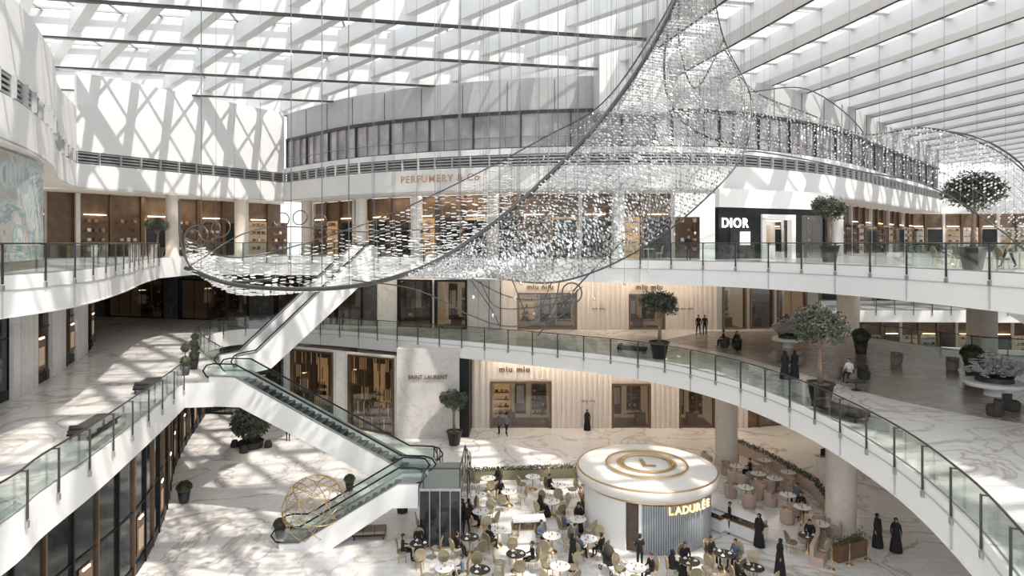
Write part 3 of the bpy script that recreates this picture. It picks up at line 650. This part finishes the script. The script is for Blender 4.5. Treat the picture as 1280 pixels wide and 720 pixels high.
def person_mesh(pose,dress,top,bottom):
    key=(pose,dress,top.name,bottom.name)
    if key in PC: return PC[key]
    sit=pose=='sit'; pz=.52 if sit else .93; dz=pz-.93
    lean=.0 if not sit else .05
    J={'pel':(0,0,pz)};R={'pel':(.15,.11)};E=[]
    def add(n,p,r,par): J[n]=p;R[n]=r;E.append((par,n))
    add('sp',(0,.01+lean*.3,1.12+dz),(.125,.095),'pel'); add('ch',(0,.0+lean*.5,1.33+dz),(.16,.11),'sp'); add('nk',(0,.0+lean,1.45+dz),.055,'ch')
    add('h0',(0,.02+lean,1.53+dz),(.07,.085),'nk'); add('h1',(0,.015+lean,1.61+dz),(.078,.098),'h0'); add('h2',(0,.0+lean,1.69+dz),(.055,.07),'h1')
    for s,sg in(('L',1),('R',-1)):
        walk=.22*sg if pose=='walk' else 0
        add('sh'+s,(.17*sg,0+lean*.5,1.385+dz),.06,'ch')
        if sit or pose=='hold': el=(.23*sg,.06,1.13+dz); wr=(.13*sg,.30,1.12+dz); fd=Vector((-.3*sg,.95,0)).normalized()
        else: el=(.225*sg,-.01-walk*.3,1.12+dz); wr=(.235*sg,.06-walk*.7,.88+dz); fd=Vector((0,.25,-1)).normalized()
        add('el'+s,el,.043,'sh'+s); add('wr'+s,wr,.028,'el'+s); pm=Vector(wr)+fd*.07; add('pm'+s,tuple(pm),(.036,.022),'wr'+s)
        side=Vector((0,1,0)) if abs(fd.z)>.5 else Vector((sg,0.2,0))
        for k in range(4):
            q=pm+side*(.024-.016*k)+fd*.03; add('f%d'%k+s,tuple(q),.0095,'pm'+s); l=(.035,.042,.038,.03)[k]
            inn=Vector((-sg,0,0)) if abs(fd.z)>.5 else Vector((0,0,-1))
            add('g%d'%k+s,tuple(q+fd*l+inn*.008),.009,'f%d'%k+s); add('e%d'%k+s,tuple(q+fd*l*1.6+inn*.026),.008,'g%d'%k+s)
        q=Vector(wr)+fd*.03+side*.035; add('t0'+s,tuple(q),.011,'wr'+s); add('t1'+s,tuple(q+fd*.035+side*.014),.0095,'t0'+s)
        add('hp'+s,(.09*sg,0,pz-.05),.092,'pel')
        if sit: add('kn'+s,(.12*sg,.42,.50),.065,'hp'+s); add('an'+s,(.12*sg,.44,.09),.04,'kn'+s); add('to'+s,(.12*sg,.58,.035),(.042,.032),'an'+s)
        else: add('kn'+s,(.10*sg,.03+walk*.6,.49),.062,'hp'+s); add('an'+s,(.10*sg,-.01+walk*1.3,.085),.04,'kn'+s); add('to'+s,(.105*sg,.13+walk*1.3,.035),(.042,.03),'an'+s)
    vs,fs=tmp_skin(J,E,R)
    zmin=min(v.z for v in vs)
    b=MB(); hz=1.50+dz
    groups={}
    for f in fs:
        c=sum((vs[i] for i in f),Vector())/len(f)
        if c.z>hz and abs(c.x)<.12:
            front=(c.y-lean)>.045 and c.z<1.665+dz
            if dress=='abaya': m=SKIN if front and abs(c.x)<.055 else CB
            elif dress=='kandura': m=SKIN if front else CW
            else: m=HAIR if (c.z>1.655+dz or (c.y-lean)<-.0 ) else SKIN
        elif c.z>hz-.05 and abs(c.x)<.07: m=SKIN if dress=='suit' else (CB if dress=='abaya' else CW)
        else:
            hand=False
            for s in('L','R'):
                if (c-Vector(J['pm'+s])).length<.115 and (c-Vector(J['pm'+s])).length<(c-Vector(J['el'+s])).length*.45: hand=True
            if hand: m=SKIN
            elif c.z<.1: m=BLACK
            elif (sit and (c.z<.62 and (c.y>.12 or c.z<.5))) or (not sit and c.z<.92): m=bottom
            else: m=top
        groups.setdefault(m.name,(m,[]))[1].append(f)
    vs=[Vector((v.x,v.y,v.z-zmin if v.z<.2 else v.z)) for v in vs]
    b.v+=vs
    for nme,(m,ff) in groups.items():
        k=b.mi(m)
        for f in ff: b.f.append(list(f)); b.m.append(k); b.sm.append(True)
    b.ell((0,.112+lean,1.59+dz),.013,.02,.022,SKIN,6,4)
    for sg in(-1,1):
        b.ell((.03*sg,.098+lean,1.615+dz),.013,.008,.007,HAIR,6,4)
        if dress=='suit': b.ell((.082*sg,.01+lean,1.60+dz),.012,.02,.03,SKIN,6,4)
    b.ell((0,.1+lean,1.555+dz),.022,.008,.006,ITEM[5],6,4)
    if dress=='suit': b.ell((0,-.015+lean,1.635+dz),.086,.098,.085,HAIR,12,8)
    if dress in('abaya','kandura'):
        m=CB if dress=='abaya' else CW
        if not sit:
            b.lathe((0,0,0),[(.27,.02),(.25,.3),(.2,.7),(.17,.95),(.145,1.12),(.17,1.3),(.12,1.42),(.06,1.47)],m,18,1.1,.95)
        else:
            b.lathe((0,.0,.44),[(.24,0),(.2,.15),(.15,.35),(.18,.5),(.12,.58),(.06,.63)],m,16,1.05,.9)
            b.tube([(0,.05,.52),(0,.4,.53),(0,.5,.3),(0,.52,.04)],.2,m,12,rs=[.22,.2,.19,.23])
        b.ell((0,-.02+lean,1.615+dz),.1,.108,.11,m,14,8); b.ell((0,-.01+lean*.5,1.42+dz),.16,.12,.12,m,12,8)
        b.ell((0,.06+lean,1.6+dz),.052,.045,.068,SKIN,10,8)
    me=b.mesh('person_mesh'); PC[key]=me; return me
def person(name,x,y,z,face,pose='stand',dress='suit',top=CB,bottom=CB,sc=1):
    return put(name,person_mesh(pose,dress,top,bottom),(x,y,z),math.radians(face-90),sc=sc)
def pp(name,u,v,z,face,**k): x,y=at(u,v,z); return person(name,x,y,z,face,**k)
pp('standing_man',624,542,0,200,top=CBL,bottom=CB); pp('walking_man',633,544,0,-60,pose='walk',top=CBL)
pp('standing_woman',734,538,0,-90,dress='abaya',top=CB); pp('walking_man',583,668,0,-100,pose='walk')
pp('standing_waiter',912,667,0,170,top=CB); pp('standing_woman',949,683,0,-140,dress='abaya',sc=.98)
pp('standing_woman',1097,684,0,-70,dress='abaya'); pp('standing_woman',1120,690,0,-110,dress='abaya')
pp('standing_waiter',800,712,0,100,pose='hold'); pp('walking_woman',975,719,0,180,dress='abaya'); pp('standing_man',360,551,0,-60); pp('standing_woman',716,712,0,-30,dress='abaya')
pp('walking_man',873,419,L1,-120,pose='walk'); pp('walking_woman',881,419,L1,-110,pose='walk',top=CB)
pp('standing_woman',981,474,L1,60,dress='abaya',sc=.95); pp('standing_woman',993,473,L1,100,dress='abaya',sc=.95)
person('standing_man',40,76,L1,-90); person('walking_woman',24.2,31.2,L2,180,pose='walk',top=CT); person('standing_man',12,43.5,L2,-90,top=CB)
# ---------------------------------------------------------------- furniture
def chair_mesh(m,leg=GOLD):
    b=MB()
    b.lathe((0,0,.40),[(.2,0),(.245,.02),(.25,.07),(.2,.1)],m,18)
    for a in(.8,2.35,3.93,5.5): b.tube([(.17*math.cos(a),.17*math.sin(a),.41),(.23*math.cos(a),.23*math.sin(a),0)],.015,leg,5)
    n=16; vs=[]
    for yy in(-.25,-.20):
        for i in range(n):
            t=2*math.pi*i/n; x=.23*math.cos(t); z=.73+.25*math.sin(t); vs.append((x,yy-(z-.5)*.18+abs(x)*.25,z))
    b.add(vs,[tuple(range(n)),tuple(range(n,2*n))[::-1]]+[(i,(i+1)%n,(i+1)%n+n,i+n) for i in range(n)],m)
    b.tube([(v[0]*1.03,v[1]+.025,v[2]) for v in vs[:n]],.016,leg,5,closed=True)
    for sg in(-1,1): b.tube([(.12*sg,-.19,.44),(.13*sg,-.24,.55)],.015,leg,5)
    return b.mesh('chair_mesh')
CH1=chair_mesh(CHB);CH2=chair_mesh(CHO)
def arm_mesh(m):
    b=MB(); b.lathe((0,0,0),[(.28,0),(.3,.05),(.34,.38),(.3,.42)],m,20)
    n=14; vs=[]
    for k in range(n+1):
        t=math.pi+ math.pi*k/n
        for r,z in((.36,.1),(.38,.72),(.29,.74),(.29,.3)): vs.append((r*math.cos(t),r*math.sin(t)*1.0,z))
    fs=[]
    for k in range(n):
        for q in range(4): fs.append((k*4+q,k*4+(q+1)%4,(k+1)*4+(q+1)%4,(k+1)*4+q))
    fs+=[(0,1,2,3),(n*4+3,n*4+2,n*4+1,n*4)]
    b.add(vs,fs,m,False); b.lathe((0,.02,.41),[(.26,0),(.28,.04),(.24,.08)],m,16); return b.mesh('armchair_mesh')
AR1=arm_mesh(CHP);AR2=arm_mesh(SOFA);AR3=arm_mesh(SEAT)
def table_mesh(m,r=.42):
    b=MB(); b.lathe((0,0,0),[(.24,0),(.24,.03),(.04,.06),(.035,.70),(.12,.72)],GOLD,16); b.lathe((0,0,.72),[(r,0),(r+.01,.02),(r,.04),(r*.9,.042)],m,28)
    b.lathe((0,0,.735),[(r+.015,0),(r+.015,.015)],GOLD,28)
    for i in range(3):
        a=i*2.1; x,y=.25*math.cos(a),.25*math.sin(a); b.lathe((x,y,.762),[(.05,0),(.085,.012)],TW,12); b.lathe((x,y,.77),[(.022,0),(.038,.06)],TW if m is TB else ITEM[3],10)
    b.lathe((0,0,.762),[(.03,0),(.035,.1),(.02,.13)],GOLD,8); return b.mesh('cafe_table_mesh')
TBW=table_mesh(TW);TBB=table_mesh(TB)
random.seed(21)
def cafe(u,v,m,ch,n,a0=0,seated=(),r=.82,nm='dining_chair'):
    x,y=at(u,v,0); put('cafe_table',m,(x,y,0),sc=1.1)
    for i in range(n):
        a=math.radians(a0)+i*2*math.pi/n; cx,cy=x+math.cos(a)*r,y+math.sin(a)*r; rot=a+math.pi/2+U(-.15,.15)
        put(nm,ch[i%len(ch)],(cx,cy,0),rot,sc=1.12)
        if i in seated:
            dr=random.choice(['suit','suit','abaya']); me=person_mesh('sit',dr,random.choice([CB,CB,CW,CBL]) if dr=='suit' else CB,CB); put('seated_person',me,(cx,cy,.02),rot,sc=1.03)
cs=[CH1,CH2]
for t in [(545,662,TBW,4,20,(0,)),(601,658,TBW,4,60,(1,)),(636,632,TBW,3,10,(1,)),(690,645,TBW,4,30,(2,)),(722,668,TBW,3,80,(0,1)),
          (587,692,TBB,4,40,(2,)),(645,714,TBB,4,10,(0,)),(524,700,TBB,4,100,(0,1,2)),
          (547,632,TBW,3,0,(0,)),(735,694,TBW,4,50,(1,2,3)),(700,624,TBW,3,20,(1,)),(666,612,TBW,2,30,()),(610,614,TBW,3,40,(0,)),(568,612,TBW,3,40,()),(598,636,TBW,2,0,()),(795,732,TBW,3,20,(0,)),(862,724,TBB,4,0,(1,2)),(905,714,TBB,4,30,(0,1)),(942,732,TBB,3,70,(1,)),(572,648,TBW,2,200,()),(622,682,TBW,3,120,(1,)),(556,732,TBW,4,10,(0,)),(690,690,TBW,3,10,(1,)),(700,730,TBW,4,40,()),(1010,690,TBB,3,60,(0,)),(600,735,TBB,4,10,())]:
    cafe(t[0],t[1],t[2],cs,t[3],t[4],t[5])
for t in [(921,598,3,0),(948,608,3,50),(932,626,3,20),(985,636,3,30),(1003,652,3,70),(968,614,2,10),(900,580,2,0),(955,590,2,40),(1025,674,2,20),(985,606,2,0)]:
    cafe(t[0],t[1],TBW,[AR1],t[2],t[3],(0,) if t[2]==3 and t[0]%2 else (),r=.9,nm='tub_armchair')
def hedge(name,pts,h0,h1,w,pm=CREAM,lm=LEAF2,step=.06):
    b=MB(); b.wall(pts,0,h0,w,pm)
    o=offset(pts,w/2)
    for p,dd in resample(o,step):
        for k in range(5):
            c=Vector((p.x+U(-w/2,w/2),p.y+U(-w/2,w/2),U(h0,h1))); d1=Vector((U(-1,1),U(-1,1),U(-1,1))).normalized()*.09; d2=d1.orthogonal().normalized()*.04; b.add([c-d1,c+d2,c+d1,c-d2],[(0,1,2,3)],lm)
    return b.obj(name)
hedge('hedge_planter',[at(912,562,0),at(960,585,0),at(1015,618,0),at(1030,640,0)],.75,1.05,.35,CHP)
hedge('hedge_planter',[at(1075,690,0),at(1040,700,0)],.8,1.1,.4,WOOD)
hedge('hedge_planter',[at(548,603,0),at(640,600,0),at(735,597,0)],.6,.85,.3,CHO)
b=MB(); pts=[at(1005,664,0),at(1020,684,0),at(1012,706,0)]; pts=smooth(pts,5); b.wall(pts,0,.42,.6,CHP); b.wall(pts,.42,.95,.18,CHP); b.obj('banquette')
b=MB()
pr=None
for u,v in((1040,712),(1062,706),(1085,700)):
    x,y=at(u,v,0); b.lathe((x,y,0),[(.16,0),(.16,.03),(.025,.05),(.025,.95),(.05,.97),(.03,1.02)],GOLD,12)
    if pr:
        m_=((pr[0]+x)/2,(pr[1]+y)/2,.7); b.tube(smooth([(pr[0],pr[1],.9),m_,(x,y,.9)],5),.02,ITEM[5],5)
    pr=(x,y)
b.obj('rope_barrier')
def counter(name,u,v,w,dp,rot,h=1.25):
    x,y=at(u,v,0); b=MB(); b.bx(-w/2,w/2,-dp/2,dp/2,0,.12,GREYP); b.bx(-w/2-.03,w/2+.03,-dp/2-.03,dp/2+.03,.12,.75,TW); b.bx(-w/2-.05,w/2+.05,-dp/2-.05,dp/2+.05,.75,.8,GOLD)
    for k in range(int(w/.3)):
        for j in range(2): b.lathe((-w/2+.2+k*.3,-.15+j*.3,.8),[(.1,0),(.09,.08),(.02,.14)],random.choice(ITEM),8)
    b.bx(-w/2,w/2,-dp/2,-dp/2+.02,.8,h,SGLASS); b.bx(-w/2,w/2,dp/2-.02,dp/2,.8,h,SGLASS); b.bx(-w/2,-w/2+.02,-dp/2,dp/2,.8,h,SGLASS); b.bx(w/2-.02,w/2,-dp/2,dp/2,.8,h,SGLASS); b.bx(-w/2,w/2,-dp/2,dp/2,h,h+.03,TW)
    return b.obj(name,(x,y,0),rot)
counter('pastry_display_counter',661,676,1.7,.9,.1,1.15); counter('pastry_display_counter',925,668,2.6,.9,-.9,1.1); counter('service_counter',893,660,1.3,.8,-.9,1.0)
x,y=at(1030,590,0); b=MB(); b.bx(-.5,.5,-.25,.25,0,1.1,WHITE); b.bx(-.55,.55,-.3,.3,1.1,1.15,GOLD); b.bx(-.3,.3,-.02,.02,1.15,1.6,BLACK); b.obj('host_desk',(x,y,0),.4)
# ------- kiosk
KX,KY=7.35,35.0; kio=empty('cafe_kiosk',(KX,KY,0)); kio.scale=(1.065,)*3
def kchild(o): o.parent=kio; return o
ROOFK=mat('kiosk_roof_cream',(.78,.74,.69),.5,var=.03)
b=MB(); R=3.1
b.lathe((0,0,0),[(R-.15,0),(R-.15,2.35)],DTAN,48)
def arcwall(a0,a1,r0,r1,z0,z1,m,st=40):
    pts=[(r1*math.cos(math.radians(a0+(a1-a0)*i/st)),r1*math.sin(math.radians(a0+(a1-a0)*i/st))) for i in range(st+1)]
    b.wall(pts,z0,z1,r1-r0,m)
arcwall(30,238,R-.1,R+.05,0,2.6,WHITE,60)
arcwall(254,385,R-.15,R+.0,0,2.3,SAGE)
for i in range(64):
    a=math.radians(254+131*(i+.5)/64); b.box((R+.02)*math.cos(a),(R+.02)*math.sin(a),1.15,.11,.07,2.3,SAGE,a)
b.lathe((0,0,2.35),[(R+.1,0),(R+.12,.1),(R+.05,.12)],GOLD,64)
arcwall(239,253,R-.3,R-.2,0,2.4,TAN,6)
for a in(239,253):
    t=math.radians(a); b.box(R*math.cos(t),R*math.sin(t),1.2,.14,.14,2.4,WHITE,t)
b.lathe((0,0,2.45),[(3.25,0),(3.52,.12),(3.58,.45),(3.52,.62),(3.4,.66),(.0,.66)],ROOFK,72)
kchild(b.obj('kiosk_body'))
b=MB()
def ring(r,w,z,m,n=72): b.tube([(r*math.cos(2*math.pi*i/n),r*math.sin(2*math.pi*i/n),z) for i in range(n)],w,m,6,closed=True)
ring(3.5,.045,3.08,GOLD); ring(2.05,.05,3.22,GOLD); b.lathe((0,0,3.1),[(2.1,0),(2.08,.1),(0,.1)],mat('kiosk_disc_tan',(.66,.56,.46),.5),64); b.lathe((0,0,3.18),[(1.85,0),(1.85,.03),(0,.03)],ROOFK,64)
for i in range(44):
    a=2*math.pi*i/44
    for rr,tw in((1.45,.5),(1.22,-.5)):
        c=Vector((rr*math.cos(a),rr*math.sin(a),3.235)); t=a+math.pi/2+tw; d1=Vector((math.cos(t),math.sin(t),0))*.17; d2=Vector((-math.sin(t),math.cos(t),0))*.065; b.add([c-d1,c+d2,c+d1,c-d2,c+Vector((0,0,.03))],[(0,1,4),(1,2,4),(2,3,4),(3,0,4),(3,2,1,0)],GOLD)
ring(1.33,.045,3.23,GOLD)
kchild(b.obj('roof_emblem'))
def text(name,s,loc,size,rx=90,rz=0,m=GOLD,parent=None,ext=.03,sp=1.0,bold=0):
    c=bpy.data.curves.new(name,'FONT'); c.body=s; c.size=size; c.extrude=ext; c.align_x='CENTER'; c.space_character=sp; c.offset=bold; c.materials.append(m)
    o=bpy.data.objects.new(name,c); bpy.context.collection.objects.link(o); o.location=loc; o.rotation_euler=(math.radians(rx),0,math.radians(rz))
    if parent: o.parent=parent
    return o
text('roof_letter','L',(0,-.5,3.24),1.5,0,0,GOLD,kio,.02,bold=.03)
word='LADURÉE'; LIT=mat('lit_sign_letters',(1,.75,.45),.4,emit=1.1,ecol=(1,.64,.32))
for i,chh in enumerate(word):
    a=math.radians(277+i*6.3); text('sign_letter_%d'%i,chh,((R+.32)*math.cos(a),(R+.32)*math.sin(a),2.0),.5,90,math.degrees(a)+90,LIT,kio,.03,bold=.012)
DG=mat('sign_bronze',(.20,.13,.08),.4,.5)
text('storefront_sign','miu miu',(sx(643,53.5),53.3,4.72),.64,m=DG,sp=1.25,bold=.02); text('storefront_sign','miu miu',(sx(675,57.3),57.1,L1+3.62),.62,m=DG,sp=1.2,bold=.02); text('storefront_sign','miu miu',(sx(811,57.3),57.1,L1+3.62),.62,m=DG,sp=1.2,bold=.02)
text('storefront_sign','miu miu',(sx(748,57.3),57.1,L1+1.8),.3,m=DG,sp=1.2); text('storefront_sign','miu miu',(sx(735,53.5),53.3,2.2),.3,m=DG,sp=1.2); text('storefront_sign','miu miu',(sx(858,57.3),57.1,L1+1.8),.3,m=DG,sp=1.2)
text('storefront_sign','SAINT LAURENT',(sx(535,50.5),50.4,4.75),.42,m=DG,sp=1.0,bold=.01)
text('storefront_sign','DIOR',(16.15,46.35,L2+2.3),.95,rz=24.0,m=WLAMP,ext=.02,sp=1.15,bold=.015)
text('storefront_sign','PERFUMERY & Co',(-5.6,49.1,BK+.75),.78,rz=-21,m=mat('rose_gold_sign',(.5,.32,.22),.4,.3),sp=1.15,bold=.01)
# wire globe
gx,gy=at(394,664,0); b=MB(); R=1.65
def geo(cx,ux,wx,rr,w): b.tube([cx+ux*math.cos(t*math.pi/18)*rr+wx*math.sin(t*math.pi/18)*rr+Vector((0,0,R)) for t in range(36)],w,GOLD,4,closed=True)
for tilt in(.55,1.1):
    for k in range(7):
        a=k*2*math.pi/7; ax=Vector((math.sin(tilt)*math.cos(a),math.sin(tilt)*math.sin(a),math.cos(tilt))); u_=ax.orthogonal().normalized(); w_=ax.cross(u_)
        geo(ax*.35*R*(1 if tilt<1 else .0),u_,w_,R*(math.sqrt(1-.35**2) if tilt<1 else 1),.02)
b.lathe((0,0,0),[(.7,0),(.7,.06),(.5,.08)],SOFA,20); b.obj('gold_wire_globe_sculpture',(gx+.3,gy-1.0,0))
for u,v in((503,640),(764,672),(728,640)):
    x,y=at(u,v,0); b=MB(); b.lathe((0,0,0),[(.3,0),(.33,.5),(.28,.5)],POT,14)
    for k in range(26):
        a=k*2.4; r=.12+.01*k; t=Vector((math.cos(a)*r*1.6,math.sin(a)*r*1.6,.9+.05*k)); b.tube([(0,0,.45),(t.x*.3,t.y*.3,t.z*.6),t],.012,GOLD,4)
        d1=Vector((math.cos(a)*.1,math.sin(a)*.1,.2)); d2=Vector((-math.sin(a),math.cos(a),0))*.07; b.add([t-d1*.3,t+d1*.4+d2,t+d1,t+d1*.4-d2],[(0,1,2,3)],GOLD)
    b.obj('gold_leaf_plant',(x,y,0))
def stroller(u,v,rot):
    x,y=at(u,v,0); b=MB()
    for sxx in(-.25,.25):
        b.tube([(sxx,-.35,.12),(sxx,.1,.6),(sxx,.5,1.05)],.015,STEEL); b.tube([(sxx,.35,.12),(sxx,-.1,.6)],.015,STEEL)
        for yy in(-.38,.38): b.tube([(sxx,yy+math.cos(t*math.pi/6)*.1,.11+math.sin(t*math.pi/6)*.1) for t in range(12)],.022,BLACK,5,closed=True)
    b.tube([(-.25,.5,1.05),(.25,.5,1.05)],.02,BLACK); b.prism([(-.3,.4),(.2,.35),(.35,.85),(.25,.9),(.1,.5),(-.3,.5)],(0,0,0),(0,1),-.22,.22,SEAT)
    n=8
    b.tube([(0,.25-.35*math.sin(t*math.pi/2/n)*1.0,.85+.25*math.cos(t*math.pi/2/n)-.1) for t in range(n+1)],.2,SEAT,8,rs=[.14]+[.22]*(n-1)+[.16]); b.obj('baby_stroller',(x,y,0),rot)
stroller(762,714,.6)
def bench(u,v,z,w,dp,rot,m=SEAT):
    x,y=at(u,v,z); b=MB()
    for i in(-1,1):
        for j in(-1,1): b.box(i*(w/2-.1),j*(dp/2-.1),.12,.07,.07,.24,STEEL)
    b.bx(-w/2,w/2,-dp/2,dp/2,.22,.30,BLACK)
    n=int(w/.45)
    for k in range(n): b.bx(-w/2+k*w/n+.015,-w/2+(k+1)*w/n-.015,-dp/2+.02,dp/2-.02,.30,.44,m)
    b.tube([(-w/2+.15,-dp/2+.05,.52),(-w/2+.15,dp/2-.05,.52)],.09,m,10); return b.obj('upholstered_bench',(x,y,z),rot)
bench(790,441,L1,2.0,.8,-.45); bench(1050,520,L1,2.4,.9,-1.2); bench(462,671,0,1.7,.9,.1,SOFA); bench(118,540,L1,2.6,.9,1.75); bench(185,487,L1,2.2,.8,1.8)
for u,v,r0,me in((1044,472,1.0,AR2),(1062,477,2.2,AR2),(1080,474,3.6,AR3),(966,452,1,AR2),(1000,455,4,AR2),(905,434,1,AR3),(921,436,3,AR3),(1243,520,1.0,AR3),(1265,514,4,AR3),(1190,462,2,AR2),(1120,455,2,AR2)):
    put('tub_armchair',me,(*at(u,v,L1),L1+.012),r0,sc=1.0)
for u,v in((1070,488),(984,460),(912,430)):
    x,y=at(u,v,L1); b=MB(); b.lathe((0,0,0),[(.25,0),(.25,.03),(.04,.05),(.04,.42),(.1,.45),(.5,.46),(.5,.5)],STEEL,18); b.obj('side_table',(x,y,L1+.012))
put('seated_person',person_mesh('sit','suit',CW,CB),(*at(1062,477,L1),L1+.02),2.2); put('seated_person',person_mesh('sit','suit',CB,CB),(*at(905,434,L1),L1+.02),1); put('seated_person',person_mesh('sit','abaya',CB,CB),(*at(921,436,L1),L1+.02),3)
for x,y in((7,45.6),(9.5,44.6),(22.5,31),(23,29),(24,35)):
    put('cafe_table',TBW,(x,y,L2)); put('dining_chair',CH1,(x+.75,y,L2),1.57+.0); put('dining_chair',CH2,(x-.75,y,L2),-1.57)
# far-right second atrium
escalator((38,60,L2),(46,50,L1))
b=MB(); b.slab([(29,74),(80,72),(80,110),(29,110)],L1B,L1,FLOOR1,WHITE,CEIL); b.obj('floor_far_bridge'); balustrade([(29.2,74),(79,72)],L1,1)
b=MB(); b.slab([(30,78),(80,76),(80,110),(30,110)],L2B,L2,FLOOR1,WHITE,CEIL); b.obj('floor_far_gallery'); balustrade([(30.5,78),(79,76)],L2,1)
store2('lit_storefront',[(30,88),(78,86)],[TAN,CREAM,CREAM,CREAM],L1,L2B); store2('lit_storefront',[(30,88.5),(78,86.5)],[TAN,CREAM,CREAM,CREAM],L2,BK); store2('lit_storefront',[(30,86),(78,84)],[TAN,CREAM,DTAN],0,L1B)
# ---------------------------------------------------------------- light
w=bpy.data.worlds.new('sky'); bpy.context.scene.world=w; w.use_nodes=True; nt=w.node_tree; bg=nt.nodes['Background']
bg.inputs['Color'].default_value=(.93,.965,1,1); bg.inputs['Strength'].default_value=2.05
sl=bpy.data.lights.new('sun','SUN'); sl.energy=4.6; sl.angle=.02; sl.color=(1,.94,.86); so=bpy.data.objects.new('sun',sl); bpy.context.collection.objects.link(so)
so.rotation_euler=Vector((-.5,.38,-1)).to_track_quat('-Z','Y').to_euler(); so.location=(30,0,50)
def fill_lamp(x,y,z,sx_,sy_,e,rot=0,tilt=0,col=(1,.84,.66)):  # added fill lights under slabs and ceilings, brightening the shaded fronts
    l=bpy.data.lights.new('eave_fill_light','AREA'); l.shape='RECTANGLE'; l.size=sx_; l.size_y=sy_; l.energy=e; l.color=col
    o=bpy.data.objects.new('eave_fill_light',l); bpy.context.collection.objects.link(o); o.location=(x,y,z); o.rotation_euler=(tilt,0,rot)
fill_lamp(8,52.2,L1B-.05,20,.3,380,0,.25); fill_lamp(8,55.6,L2B-.05,18,.3,320,0,.3)
fill_lamp(22,55.5,L2B-.05,8,.3,120); fill_lamp(-12,58,L2B-.05,12,.3,120); fill_lamp(22,50,L1B-.05,10,.3,160); fill_lamp(-5,52.3,BK-.06,14,.3,160,-.4); fill_lamp(-28.5,55,BK-.06,6,.3,100,.9)
bpy.context.scene.view_settings.view_transform='Standard'
cd=bpy.data.cameras.new('camera'); cd.sensor_width=36; cd.lens=F/1280*36; cd.shift_y=-(360-HZ)/1280; cd.clip_end=400
co=bpy.data.objects.new('camera',cd); bpy.context.collection.objects.link(co); co.location=(0,0,EYE); co.rotation_euler=(math.pi/2,0,0); bpy.context.scene.camera=co
